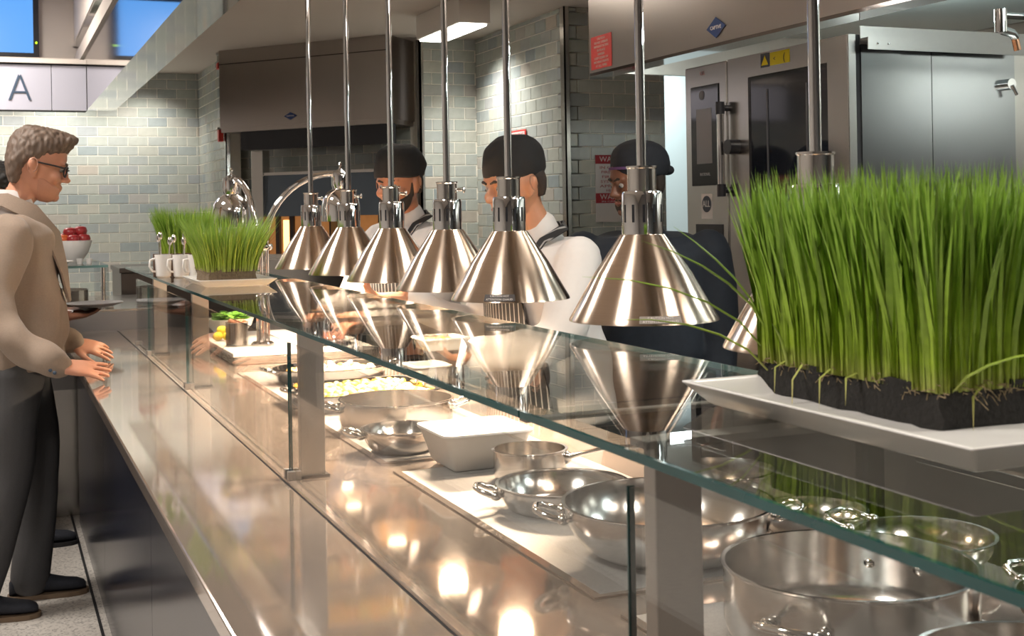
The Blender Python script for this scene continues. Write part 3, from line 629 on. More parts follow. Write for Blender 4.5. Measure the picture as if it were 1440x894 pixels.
# white tub
def tub(name, label, x0, x1, y0, y1, z, h, flare, mat_, cat, wall=0.006, depth=None):
    def loop(i, zz, n=5, r=0.022):
        pts = []; r2 = max(0.004, r - i * 0.5)
        for cx, cy, a0 in ((x1 - i - r2, y1 - i - r2, 0), (x0 + i + r2, y1 - i - r2, PI / 2), (x0 + i + r2, y0 + i + r2, PI), (x1 - i - r2, y0 + i + r2, 1.5 * PI)):
            for k in range(n + 1): pts.append((cx + r2 * math.cos(a0 + k / n * PI / 2), cy + r2 * math.sin(a0 + k / n * PI / 2), zz))
        return pts
    mb = MB(); dp = h * 0.82 if depth is None else depth
    mb.loft([loop(flare + 0.006, z), loop(flare, z + 0.006), loop(0.007, z + h - 0.012), loop(0.005, z + h - 0.010), loop(0.0, z + h - 0.004), loop(0.001, z + h), loop(0.007 + wall, z + h), loop(0.010 + wall, z + h - dp * 0.5), loop(flare + wall, z + h - dp)])
    return single(mb, name, mat_, ((x0 + x1) / 2, (y0 + y1) / 2, z), label, cat, 40)
tub('white_tub', 'tall white rectangular food tub on the warming plate', 0.865, 1.075, 2.46, 2.665, HZ + 0.0006, 0.082, 0.028, M['white_mel'], 'tub', depth=0.006)
tub('plate_stack_dish', 'white square dish beside the pan of yellow food', 1.20, 1.33, 3.68, 3.83, ZC + 0.001, 0.075, 0.012, M['white_mel'], 'dish')

# pans of food
def chunks(mb, x0, x1, y0, y1, z, n, rnd, r=0.012, oval=False):
    for k in range(n):
        for _ in range(9):
            u, v = rnd.uniform(-1, 1), rnd.uniform(-1, 1)
            if not oval or u * u + v * v < 1: break
        c = ((x0 + x1) / 2 + u * (x1 - x0) / 2, (y0 + y1) / 2 + v * (y1 - y0) / 2, z + rnd.uniform(-0.004, 0.008))
        mb.ball(c, (r * rnd.uniform(0.6, 1.3), r * rnd.uniform(0.5, 1.1), r * rnd.uniform(0.4, 0.8)), 7, 5, Matrix.Rotation(rnd.uniform(0, 3), 4, 'Z'))
food_y = [mat('yellow_food', (0.80, 0.50, 0.06), 0.45, noise_amt=0.3, noise_scale=60), mat('green_food', (0.35, 0.42, 0.08), 0.5), mat('orange_food', (0.78, 0.27, 0.04), 0.45), mat('cream_food', (0.82, 0.66, 0.36), 0.5)]
rnd = random.Random(4)
z = HZ
rp = thing('roasting_pan', 'rectangular steel pan heaped with yellow food', 'pan', (0.985, 3.535, z))
def rloop(x0, x1, y0, y1, i, zz, r=0.03, n=5):
    pts = []
    for cx, cy, a0 in ((x1 - i - r, y1 - i - r, 0), (x0 + i + r, y1 - i - r, PI / 2), (x0 + i + r, y0 + i + r, PI), (x1 - i - r, y0 + i + r, 1.5 * PI)):
        for k in range(n + 1): pts.append((cx + r * math.cos(a0 + k / n * PI / 2), cy + r * math.sin(a0 + k / n * PI / 2), zz))
    return pts
A = (0.80, 1.17, 3.36, 3.70)
MB().loft([rloop(*A, 0.012, z), rloop(*A, 0.006, z + 0.006), rloop(*A, 0.002, z + 0.045), rloop(*A, -0.006, z + 0.046), rloop(*A, -0.006, z + 0.049), rloop(*A, 0.004, z + 0.049), rloop(*A, 0.010, z + 0.01)]).build('body', M['pot_pol'], rp, 40)
for ang, r in ((PI, 0.185), (0, 0.185)): loop_handle(rp, (0.985, 3.53), r, ang, z + 0.042, 0.045, 0.045)
for i, m_ in enumerate(food_y):
    mb = MB(); chunks(mb, 0.82, 1.15, 3.38, 3.68, z + 0.034, [150, 30, 45, 80][i], rnd, 0.016)
    single(mb, 'pan_food', m_, (0.985, 3.53, z + 0.02), ['yellow chopped pieces', 'green herb pieces', 'orange pieces', 'pale cream pieces'][i] + ' of food filling the rectangular pan', 'food', 60)['kind'] = 'stuff'
op = thing('gratin_pan', 'oval polished steel pan of food behind the rectangular one', 'pan', (1.03, 4.05, z))
prof = [(0.0, 0.0), (0.85, 0.0), (0.93, 0.01), (1.0, 0.045), (1.03, 0.046), (1.03, 0.049), (0.98, 0.049), (0.9, 0.012), (0.0, 0.008)]
MB().lathe([(a, b) for a, b in prof], (1.03, 4.05, z), 56, Matrix.Diagonal((0.19, 0.14, 1, 1))).build('body', M['pot_pol'], op, 40)
for ang in (PI, 0): loop_handle(op, (1.03, 4.05), 0.187, ang, z + 0.04, 0.04, 0.045)
for i in (0, 2):
    mb = MB(); chunks(mb, 0.88, 1.18, 3.94, 4.16, z + 0.030, [130, 50][i // 2], rnd, 0.016, True)
    single(mb, 'gratin_food', food_y[i if i == 2 else 3], (1.03, 4.05, z + 0.02), ['pale cream pieces of food in the oval pan', 'browned orange pieces of food in the oval pan'][i // 2], 'food', 60)['kind'] = 'stuff'

# carving slab station
sl = thing('carving_station', 'raised white carving slab under the chrome double lamp', 'carving station', (1.08, 5.05, ZC))
bevel(MB().box((0.81, 4.64, ZC + 0.030), (1.35, 5.50, 0.945)).build('slab', M['white_mel'], sl), 0.003)
bevel(MB().box((0.815, 4.645, ZC + 0.0005), (1.345, 5.495, ZC + 0.030)).build('heated_base', M['steel'], sl), 0.003)
bw = MB().lathe([(0.0, 0.9455), (0.05, 0.9455), (0.09, 0.99), (0.10, 1.02), (0.096, 1.02), (0.086, 0.992), (0.046, 0.951), (0.0, 0.950)], (0.92, 5.33, 0), 36)
single(bw, 'salad_bowl', M['white_cer'], (0.92, 5.33, 0.9455), 'white bowl of salad on the carving slab', 'bowl', 40)
rnd = random.Random(11); lf = MB()
for k in range(60):
    a = rnd.uniform(0, 2 * PI); rr_ = rnd.uniform(0, 0.075)
    lf.ball((0.92 + rr_ * math.cos(a), 5.33 + rr_ * math.sin(a), 1.012 + rnd.uniform(0, 0.03)), (0.022, 0.014, 0.004), 7, 4, Matrix.Rotation(rnd.uniform(0, 3), 4, 'Z') @ Matrix.Rotation(rnd.uniform(-0.8, 0.8), 4, 'X'))
single(lf, 'salad_leaves', mat('salad_green', (0.13, 0.30, 0.03), 0.5, noise_amt=0.4, noise_scale=40), (0.92, 5.33, 1.0), 'green salad leaves in the white bowl', 'salad', 60)['kind'] = 'stuff'
for k, (x, y, zz) in enumerate([(0.836, 5.13, 0.965), (0.872, 5.11, 0.965), (0.855, 5.15, 0.988), (0.880, 5.17, 0.966)]):
    l_ = MB().ball((x, y, zz), (0.021, 0.018, 0.018), 16, 10); l_.ball((x + 0.020, y, zz), (0.006, 0.005, 0.005), 8, 5)
    single(l_, 'lemon', mat('lemon_skin', (0.86, 0.66, 0.02), 0.4), (x, y, zz - 0.018), ['leftmost yellow lemon of the small pile on the slab', 'yellow lemon at the front of the pile on the slab', 'topmost yellow lemon of the small pile', 'rightmost yellow lemon of the small pile'][k], 'lemon', 60, 'lemons on the slab')
cn = thing('steel_canister', 'small steel canister of browned meat beside the chrome lamp', 'canister', (0.877, 4.93, 0.9455))
MB().lathe([(0.0, 0.9455), (0.043, 0.9455), (0.043, 1.035), (0.045, 1.037), (0.041, 1.037), (0.040, 0.95), (0.0, 0.95)], (0.877, 4.93, 0), 36).build('can', M['pot'], cn, 40)
mb = MB(); chunks(mb, 0.845, 0.909, 4.90, 4.96, 1.032, 26, rnd, 0.013, True)
single(mb, 'canister_meat', mat('browned_meat', (0.30, 0.10, 0.04), 0.5, noise_amt=0.4, noise_scale=50), (0.877, 4.93, 1.02), 'browned pieces of meat in the steel canister', 'food', 60)['kind'] = 'stuff'
mp = MB().lathe([(0.0, ZC + 0.0465), (0.07, ZC + 0.0465), (0.11, ZC + 0.062), (0.112, ZC + 0.062), (0.112, ZC + 0.066), (0.07, ZC + 0.052), (0.0, ZC + 0.052)], (1.20, 4.80, 0), 40)
single(mp, 'round_plate', M['white_cer'], (1.20, 4.80, ZC + 0.0465), 'round white plate of sliced meat under the heat lamps', 'plate', 40)
mb = MB(); chunks(mb, 1.13, 1.27, 4.73, 4.87, ZC + 0.072, 46, rnd, 0.018, True)
single(mb, 'sliced_meat', mat('sliced_meat', (0.42, 0.15, 0.08), 0.45, noise_amt=0.4, noise_scale=50), (1.20, 4.80, ZC + 0.06), 'pile of sliced brown meat on the round plate', 'food', 60)['kind'] = 'stuff'
mb = MB().tube([(1.16, 4.78, ZC + 0.085), (1.20, 4.74, ZC + 0.20)], 0.004, 8).ball((1.16, 4.78, ZC + 0.082), (0.02, 0.014, 0.006))
single(mb, 'serving_spoon', M['chrome'], (1.16, 4.78, ZC + 0.08), 'steel serving spoon standing in the sliced meat', 'spoon', 50)

# ================================================================ FAR SERVICE CASE AND FRUIT
fc = thing('far_display_case', 'glass-topped steel display case at the far end of the counter', 'display case', (-0.2, 6.9, 0))
bevel(MB().box((-1.6, 6.45, 0.0), (0.80, 7.6, 1.0)).build('body', M['steel_v'], fc), 0.004)
MB().box((-1.6, 6.43, 0.62), (0.80, 6.45, 0.99)).build('front_panel', mat('case_panel', (0.30, 0.29, 0.29), 0.22, 0.4), fc)
MB().box((-1.6, 6.50, 1.0), (0.55, 7.5, 1.008)).build('deck', M['ledge'], fc)
MB().box((-1.6, 6.42, 1.21), (0.52, 7.3, 1.222)).build('top_pane', M['glass'], fc)
MB().box((-1.6, 6.416, 1.21), (0.52, 6.42, 1.222)).build('pane_edge', M['gedge_pale'], fc)
MB().box((0.515, 6.42, 1.01), (0.523, 7.3, 1.21)).build('end_pane', M['vglass'], fc)
MB().box((-1.6, 6.43, 1.01), (0.52, 6.438, 1.205)).build('front_pane', M['vglass'], fc)
for x in (-1.2, -0.35, 0.50):
    MB().tube([(x, 6.47, 1.0), (x, 6.47, 1.21)], 0.012, 12).build('upright', M['chrome'], fc, 50)
gi = mat('green_print', (0.02, 0.10, 0.02), 0.5)
for k in range(4):
    x = 0.16 + k * 0.075
    mb = MB().lathe([(0.024, -0.002), (0.031, -0.002), (0.031, 0.002), (0.024, 0.002)], (x, 6.428, 0.80), 20, Matrix.Rotation(PI / 2, 4, 'X') @ Matrix.Diagonal((1.0, 0.8, 1, 1)), closed=True); mb.build('green_ring', gi, fc, 40)
bevel(single(MB().box((0.70, 7.75, 0), (1.52, 8.35, 1.12)).box((0.69, 7.74, 1.12), (1.53, 8.36, 1.15)), 'back_cabinet', mat('dark_cabinet', (0.06, 0.048, 0.042), 0.3, 0.4), (1.1, 8.05, 0), 'dark low cabinet against the back corner behind the display case', 'cabinet'), 0.004)
hp = MB().lathe([(0.0, 1.009), (0.14, 1.009), (0.15, 1.02), (0.15, 1.085), (0.155, 1.088), (0.147, 1.088), (0.145, 1.02), (0.0, 1.016)], (0.30, 6.80, 0), 44)
single(hp, 'steel_tray_pan', M['pot'], (0.30, 6.80, 1.009), 'round steel pan inside the far display case', 'pan', 40)
for k, x in enumerate((0.40, 0.445)):
    ch = MB().lathe([(0.0, 1.2226), (0.012, 1.2226), (0.016, 1.25), (0.014, 1.25), (0.0, 1.226)], (x, 6.62, 0), 18)
    single(ch, 'sauce_cup', M['white_cer'], (x, 6.62, 1.2226), ['left small white sauce cup on the far glass top', 'right small white sauce cup on the far glass top'][k], 'cup', 40, 'small sauce cups')
pl = MB().lathe([(0.0, 1.2226), (0.06, 1.2226), (0.10, 1.238), (0.10, 1.242), (0.06, 1.228), (0.0, 1.228)], (0.27, 6.60, 0), 36)
single(pl, 'small_plate', M['white_cer'], (0.27, 6.60, 1.2226), 'small white plate on the far glass top below the fruit bowl', 'plate', 40)
bx_, by_, bz_ = 0.385, 6.90, 1.2226
fb = MB().lathe([(0.0, 0), (0.042, 0), (0.046, 0.006), (0.075, 0.05), (0.092, 0.095), (0.097, 0.115), (0.092, 0.115), (0.086, 0.095), (0.068, 0.052), (0.038, 0.012), (0.0, 0.010)], (bx_, by_, bz_), 44)
single(fb, 'fruit_bowl', M['white_cer'], (bx_, by_, bz_), 'white bowl holding red apples on the far glass top', 'bowl', 40)
ap = [(-0.048, -0.025, 0.115, 'orange red apple at the left front of the white bowl'), (0.052, -0.02, 0.118, 'dark red apple at the right front of the white bowl'), (0.0, -0.045, 0.115, 'red apple at the front middle of the white bowl'), (0.01, 0.045, 0.115, 'red apple at the back of the white bowl'),
      (-0.015, 0.0, 0.152, 'red apple on top at the left of the bowl'), (0.038, 0.012, 0.158, 'topmost dark red apple at the right of the bowl'), (-0.042, 0.026, 0.122, 'red apple at the back left of the white bowl')]
for k, (dx, dy, dz, lb) in enumerate(ap):
    c = Vector((bx_ + dx, by_ + dy, bz_ + dz))
    t = thing('apple', lb, 'apple', tuple(c - Vector((0, 0, 0.03))), group='apples in the white bowl')
    col = mat('apple_orange', (0.52, 0.10, 0.02), 0.35, noise_amt=0.3, noise_scale=30) if k == 0 else mat('apple_red', (0.30, 0.02, 0.025), 0.33, noise_amt=0.5, noise_scale=30)
    MB().lathe([(0.0, -0.026), (0.012, -0.030), (0.028, -0.018), (0.035, 0.005), (0.029, 0.024), (0.014, 0.030), (0.0, 0.022)], tuple(c), 22).build('flesh', col, t, 60)
    MB().tube([c + Vector((0, 0, 0.02)), c + Vector((0.003, 0, 0.038))], 0.0015, 6).build('stem', M['mat_root'], t)
# ================================================================ DECK OVEN AND ITS HOOD (left back)
HL, HR, HF = Vector((1.47, 8.78, 0)), Vector((2.365, 7.68, 0)), Vector((2.66, 8.0, 0))
nb = Vector((0.776, 0.631, 0))                           # away from the room
hd = thing('oven_hood', 'big steel exhaust hood over the far deck oven', 'hood', (1.9, 8.3, 2.03))
HB = HL + nb * 0.48
MB().prism([(HL.x, HL.y), (HR.x, HR.y), (HF.x, HF.y), (HF.x + 0.02, HF.y + 0.2), (HB.x, HB.y)], 2.06, CZ - 0.001).build('canopy', M['steel_hood'], hd)
def off(p, d): return p + nb * d
q = [off(HL, 0.012), off(HR, 0.012), HF + Vector((-0.01, 0.01, 0)), off(HL, 0.4)]
MB().prism([(p.x, p.y) for p in q], 2.03, 2.06).build('lower_lip', M['steel_hood'], hd)
MB().prism([(p.x, p.y) for p in (off(HL, -0.004), off(HR, -0.004), off(HR, 0), off(HL, 0))], 2.50, 2.505).build('seam', M['rubber'], hd)
dr = (HR - HL).normalized()
MB().prism([(p.x, p.y) for p in (off(HL + dr * 0.16, 0.03), off(HL + dr * 1.415, 0.03), off(HL + dr * 1.415, 0.07), off(HL + dr * 0.16, 0.07))], 1.90, 2.03).build('hood_shade_strip', M['black'], hd)  # black strip standing in for the shade inside the hood
def badge(parent, c, right, w, h):
    m4 = frame(c, right, (0, 0, 1)); mb = MB()
    mb.add([m4 @ Vector(p) for p in ((-w, 0, 0.002), (0, -h, 0.002), (w, 0, 0.002), (0, h, 0.002), (-w, 0, 0), (0, -h, 0), (w, 0, 0), (0, h, 0))], [(0, 1, 2, 3), (0, 4, 5, 1), (1, 5, 6, 2), (2, 6, 7, 3), (3, 7, 4, 0)])
    b = mb.build('badge', M['blue'], parent)
    text_mesh(MB(), 'CAPTIVE', m4 @ Matrix.Translation((0, 0, 0.0024)), h * 0.5, width=w * 1.15).build('lettering', M['print_w'], b)
    return b
badge(hd, HL + dr * 0.62 - nb * 0.003 + Vector((0, 0, 2.115)), dr, 0.055, 0.026)
ov = thing('deck_oven', 'steel deck oven with glowing orange mouth behind the heat lamps', 'oven', (2.0, 8.5, 0))
def oblock(a, b, d0, d1, z0, z1, name, m, parent=None, bv=0):
    p = [off(HL + dr * a, d0), off(HL + dr * b, d0), off(HL + dr * b, d1), off(HL + dr * a, d1)]
    o = MB().prism([(v.x, v.y) for v in p], z0, z1).build(name, m, parent or ov)
    if bv: bevel(o, bv)
    return o
oblock(0.17, 1.42, 0.14, 0.20, 0.0, 1.14, 'base_cabinet', M['steel_v'])
oblock(0.17, 0.27, 0.12, 0.20, 1.12, 1.90, 'left_jamb', M['steel_v'], None, 0.003)
oblock(1.33, 1.42, 0.12, 0.20, 1.12, 1.90, 'right_jamb', M['steel_v'], None, 0.003)
oblock(0.27, 1.33, 0.15, 0.20, 1.44, 1.73, 'front_panel', mat('blue_grey_panel', (0.12, 0.15, 0.19), 0.25, 0.6))
oblock(0.27, 1.33, 0.13, 0.16, 1.725, 1.745, 'panel_rail', M['steel_v'])
oblock(0.17, 1.42, 0.10, 0.20, 1.14, 1.18, 'shelf', M['steel'])
oblock(0.27, 1.33, 0.185, 0.20, 1.18, 1.44, 'oven_mouth', mat('hot_brick', (0.20, 0.09, 0.03), 0.7, noise_amt=0.5, noise_scale=12, emit=(1.0, 0.40, 0.12), emit_s=0.14))
for a in (0.34, 0.46, 0.62, 0.80, 1.0, 1.2):
    oblock(a, a + 0.035, 0.165, 0.186, 1.18, 1.44, 'mouth_bar', mat('dark_iron', (0.05, 0.035, 0.03), 0.5, 0.6))
for a, h in ((0.40, 0.26), (0.55, 0.20)):
    oblock(a, a + 0.045, 0.176, 0.187, 1.18, 1.18 + h * 0.9, 'flame', mat('flame', (1, 0.5, 0.1), 0.5, emit=(1.0, 0.55, 0.16), emit_s=2.2))
br = MB().prism([(p.x, p.y) for p in (off(HL + dr * 0.86, 0.102), off(HL + dr * 1.02, 0.102), off(HL + dr * 1.02, 0.128), off(HL + dr * 0.86, 0.128))], 1.1805, 1.42)
single(br, 'pizza_box', mat('kraft_card', (0.40, 0.20, 0.07), 0.8), tuple(off(HL + dr * 0.94, 0.06) + Vector((0, 0, 1.1805))), 'brown cardboard box standing on the oven shelf', 'box')

# strobe and pull box
st = thing('fire_strobe', 'small red and clear fire strobe below the ceiling', 'strobe', (1.53, 8.90, 2.60))
MB().lathe([(0.0, 2.60), (0.03, 2.60), (0.03, 2.585), (0.024, 2.58), (0.024, 2.53), (0.0, 2.53)], (1.50, 8.90, 0), 20).build('clear_dome', mat('frosted_dome', (0.55, 0.55, 0.54), 0.2), st, 40)
bevel(MB().box((1.475, 8.87, 2.485), (1.525, 8.93, 2.53)).build('red_body', M['red'], st), 0.004)
pb = thing('fire_pull', 'small red fire pull box on the tiled return wall', 'alarm', (1.54, 9.1, 2.0))
bevel(MB().box((1.505, 9.05, 1.985), (1.541, 9.11, 2.07)).build('red_body', M['red'], pb), 0.004)
MB().box((1.495, 9.045, 2.07), (1.541, 9.115, 2.085)).build('bracket', M['post'], pb)

# suspended box light
bl = thing('box_light', 'white box ceiling light with a glowing tube at its lower edge', 'ceiling light', (2.40, 6.55, CZ))
bevel(MB().box((2.30, 6.20, 2.46), (2.48, 6.92, CZ - 0.001)).build('housing', mat('white_housing', (0.74, 0.70, 0.66), 0.5), bl), 0.003)
MB().box((2.315, 6.22, 2.449), (2.465, 6.90, 2.459)).build('diffuser', mat('tube_glow', (1, 1, 1), 0.4, emit=(1.0, 0.96, 0.86), emit_s=4.0), bl)

# ================================================================ RIGHT HOOD
HXF = 2.30
rh = thing('exhaust_hood', 'long steel exhaust hood over the combi oven at the upper right', 'hood', (2.9, 2.5, 2.02))
MB().box((HXF, -1.5, 2.02), (HXF + 0.03, 4.65, CZ - 0.001)).build('front_face', M['steel_hood'], rh)
MB().box((HXF + 0.03, 4.62, 2.02), (3.94, 4.65, CZ - 0.001)).build('end_face', M['steel_hood'], rh)
MB().box((HXF + 0.03, -1.5, 2.20), (3.94, 4.62, 2.22)).build('inner_liner', mat('liner_white', (0.84, 0.90, 0.87), 0.4), rh)
MB().box((HXF + 0.002, -1.5, 2.008), (HXF + 0.10, 4.65, 2.02)).build('bottom_flange', M['mirror'], rh)
for y in (0.6, 1.9, 3.3):
    MB().box((2.75, y - 0.28, 2.165), (2.95, y + 0.28, 2.199)).build('hood_light', mat('hood_glow', (1, 1, 1), 0.4, emit=(0.88, 1.0, 0.96), emit_s=7.0), rh)
    light('hood_lamp', 'POINT', (2.85, y, 2.10), 11, COOL, shadow_soft_size=0.06)
badge(rh, (HXF - 0.001, 3.665, 2.072), (0, -1, 0), 0.060, 0.036)
sk = MB().box((HXF - 0.0015, 4.445, 2.03), (HXF - 0.0005, 4.63, 2.165)).build('red_sticker', M['red'], rh)
sk['label'] = 'red warning sticker with pale lettering'
for j, (txt, w) in enumerate([('CAUTION', 0.07), ('DO NOT OPERATE', 0.12), ('WITHOUT FILTERS', 0.13), ('IN PLACE', 0.07), ('DANGER', 0.06), ('KEEP CLEAR OF', 0.12), ('MOVING PARTS', 0.13), ('AT ALL TIMES', 0.10)]):
    text_mesh(MB(), txt, frame((HXF - 0.0018, 4.5375, 2.152 - j * 0.0158), (0, -1, 0), (0, 0, 1)), 0.013, width=w).build('lettering', M['print_w'], sk)

# ================================================================ COMBI OVEN
OX, OY0, OY1, OZ = 2.40, 3.09, 4.05, 1.975
co = thing('combi_oven', 'tall steel combi oven with black touch panel and glass door', 'oven', (2.75, 3.57, 0))
MB().box((OX + 0.04, OY0 + 0.012, 0.08), (3.42, OY1, OZ - 0.005)).build('body', M['steel_v'], co)
for x in (2.5, 3.3):
    for y in (OY0 + 0.06, OY1 - 0.06): MB().tube([(x, y, 0), (x, y, 0.085)], 0.025, 12).build('foot', M['steel'], co, 50)
cp = MB().box((OX, 3.765, 0.10), (OX + 0.04, OY1, OZ)).build('control_column', M['steel_v'], co); bevel(cp, 0.005)
bevel(MB().box((OX - 0.004, 3.815, 1.535), (OX + 0.001, 4.005, 1.90)).build('touch_panel', M['black_gloss'], co), 0.012, 4)
MB().box((OX - 0.005, 3.86, 1.615), (OX - 0.0035, 3.965, 1.815)).build('display', mat('grey_display', (0.17, 0.17, 0.18), 0.25), co)
text_mesh(MB(), 'RATIONAL', frame((OX - 0.0045, 3.91, 1.576), (0, -1, 0), (0, 0, 1)), 0.016, width=0.07).build('lettering', mat('grey_print', (0.35, 0.35, 0.36), 0.5), co)
MB().lathe([(0.0, -0.001), (0.017, -0.001), (0.017, 0.002), (0.0, 0.002)], (OX - 0.005, 3.925, 1.865), 20, Matrix.Rotation(PI / 2, 4, 'Y')).build('dial', mat('dial_grey', (0.08, 0.08, 0.09), 0.3), co, 40)
text_mesh(MB(), 'US', frame((OX - 0.0012, 3.925, 1.945), (0, -1, 0), (0, 0, 1)), 0.020, width=0.03).build('lettering', mat('pink_print', (0.50, 0.25, 0.25), 0.5), co)
al = MB().box((OX - 0.001, 3.87, 1.415), (OX, 3.945, 1.505)).build('round_mark_sticker', M['signwhite'], co)
MB().lathe([(0.0, -0.001), (0.030, -0.001), (0.030, 0.001), (0.0, 0.001)], (OX - 0.0016, 3.9075, 1.468), 28, Matrix.Rotation(PI / 2, 4, 'Y')).build('black_disc', M['print_k'], al, 40)
text_mesh(MB(), 'ALL', frame((OX - 0.0035, 3.9075, 1.468), (0, -1, 0), (0, 0, 1)), 0.034, width=0.050).build('lettering', M['signwhite'], al)
bevel(MB().box((OX - 0.003, 3.80, 1.26), (OX + 0.001, 3.985, 1.395)).build('black_recess', M['black'], co), 0.004)
dr_ = MB()                                               # door: frame with opening and window
dr_.box((OX, OY0, 0.12), (OX + 0.035, 3.19, OZ)); dr_.box((OX, 3.63, 0.12), (OX + 0.035, 3.755, OZ)); dr_.box((OX, 3.19, 1.90), (OX + 0.035, 3.63, OZ)); dr_.box((OX, 3.19, 0.12), (OX + 0.035, 3.63, 0.95))
door = dr_.build('door', M['steel_v'], co)
MB().box((OX + 0.006, 3.18, 0.94), (OX + 0.02, 3.64, 1.91)).build('window', M['black_gloss'], door)
for y in (3.30, 3.52): MB().box((OX + 0.0035, y, 0.95), (OX + 0.006, y + 0.008, 1.85)).build('rack_bar', mat('dim_rack', (0.10, 0.10, 0.11), 0.3, 0.5), door)
MB().tube([(OX - 0.028, 3.765, 1.53), (OX - 0.028, 3.765, 1.79)], 0.013, 16).build('handle', M['chrome'], door, 50)
for z in (1.515, 1.805):
    MB().tube([(OX - 0.028, 3.765, z - 0.022), (OX - 0.028, 3.765, z + 0.022)], 0.016, 14).build('handle_end', M['black'], door, 50)
    MB().tube([(OX - 0.028, 3.765, z), (OX + 0.002, 3.765, z)], 0.011, 12).build('handle_mount', M['black'], door, 50)
MB().tube([(OX - 0.04, 3.705, 1.665), (OX + 0.002, 3.705, 1.665)], 0.026, 18).build('latch_knob', M['black'], door, 40)
ys = MB().box((OX - 0.001, 3.385, 1.925), (OX, 3.495, 1.968)).build('yellow_sticker', M['yellow'], co)
yk = MB().box((OX - 0.001, 3.50, 1.923), (OX, 3.55, 1.970)).build('black_sticker', M['print_k'], co)
MB().add([(OX - 0.0015, 3.545, 1.93), (OX - 0.0015, 3.505, 1.93), (OX - 0.0015, 3.525, 1.963)], [(0, 1, 2)]).build('triangle', M['yellow'], yk)
text_mesh(MB(), '<', frame((OX - 0.0015, 3.47, 1.945), (0, -1, 0), (0, 0, 1)), 0.02).build('mark', M['print_k'], ys)
text_mesh(MB(), '(', frame((OX - 0.0015, 3.415, 1.945), (0, -1, 0), (0, 0, 1)), 0.035).build('mark', M['print_k'], ys)
for a, b in ((2.445, 2.595), (2.598, 2.72), (2.723, 3.06)):  # near side panels
    MB().box((a, OY0 - (0.008 if a < 2.5 else 0.0), 0.10), (b, OY0 + 0.012, 1.945)).build('side_panel', M['side_steel'], co)
MB().box((2.402, OY0 - 0.004, 0.10), (2.428, OY0 + 0.012, OZ)).build('side_edge', M['steel_v'], co)
MB().box((2.428, OY0 - 0.002, 0.10), (2.445, OY0 + 0.01, OZ)).build('side_gap', M['rubber'], co)
MB().box((2.44, OY0 - 0.045, 1.955), (3.40, OY0 - 0.009, 1.962)).build('rail_ledge', M['post'], co)
MB().box((2.44, OY0 - 0.012, 1.945), (3.40, OY0 - 0.008, 2.0)).build('rail_back', M['post'], co)
MB().box((2.44, OY0 - 0.048, 1.925), (3.06, OY0 - 0.044, 1.962)).build('rail_front', M['post'], co)
for x in (2.475, 2.515, 3.03): MB().ball((x, OY0 - 0.049, 1.943), 0.004, 10, 6).build('bolt', M['chrome'], co, 60)
kb = MB().tube([(3.02, OY0 - 0.03, 1.835), (3.02, OY0 + 0.012, 1.835)], 0.018, 16); kb.tube([(3.02, OY0 - 0.03, 1.83), (3.035, OY0 - 0.035, 1.80)], 0.006, 8)
kb.build('drain_valve', M['chrome'], co, 50)
# pot filler
pf = thing('pot_filler', 'chrome pot filler tap at the top right corner', 'tap', (2.474, 2.543, 1.965))
MB().tube([(3.95, 2.543, 1.953), (2.474, 2.543, 1.953)], 0.009, 12).build('arm', M['chrome'], pf, 50)
MB().tube([(2.474, 2.543, 1.969), (2.474, 2.543, 1.908)], 0.016, 14).build('joint', M['chrome'], pf, 50)
MB().tube([(2.474, 2.543, 1.914), (2.513, 2.543, 1.906), (2.525, 2.543, 1.894)], 0.012, 12).build('elbow', M['chrome'], pf, 50)
MB().tube([(2.521, 2.543, 1.898), (2.531, 2.543, 1.862)], 0.010, 12).build('spout', mat('copper', (0.65, 0.35, 0.22), 0.2, 1.0), pf, 50)
MB().lathe([(0.0, 0.0), (0.03, 0.0), (0.03, 0.012), (0.0, 0.012)], (3.938, 2.543, 1.953), 20, Matrix.Rotation(PI / 2, 4, 'Y')).build('wall_flange', M['chrome'], pf, 50)

# low refrigerated drawers opposite the counter
lf = thing('drawer_unit', 'low steel refrigerated drawer unit below the oven, seen through the glass', 'cabinet', (2.75, 2.0, 0))
bevel(MB().box((2.42, 0.2, 0.10), (3.2, 2.98, 0.86)).build('body', M['steel_v'], lf), 0.004)
for a, b in ((2.05, 2.86), (1.15, 2.02), (0.25, 1.12)):
    for z0, z1 in ((0.50, 0.80), (0.15, 0.47)):
        d_ = bevel(MB().box((2.40, a, z0), (2.42, b, z1)).build('drawer', M['steel_v'], lf), 0.004)
        bevel(MB().box((2.385, a + 0.06, z1 - 0.07), (2.40, b - 0.06, z1 - 0.035)).build('handle', M['pot_pol'], d_), 0.004)
bevel(MB().box((2.38, 0.2, 0.86), (3.25, 2.98, 0.90)).build('top', M['steel'], lf), 0.004)
for x in (2.47, 3.15):
    for y in (0.3, 2.9): MB().tube([(x, y, 0), (x, y, 0.105)], 0.022, 12).build('foot', M['steel'], lf, 50)

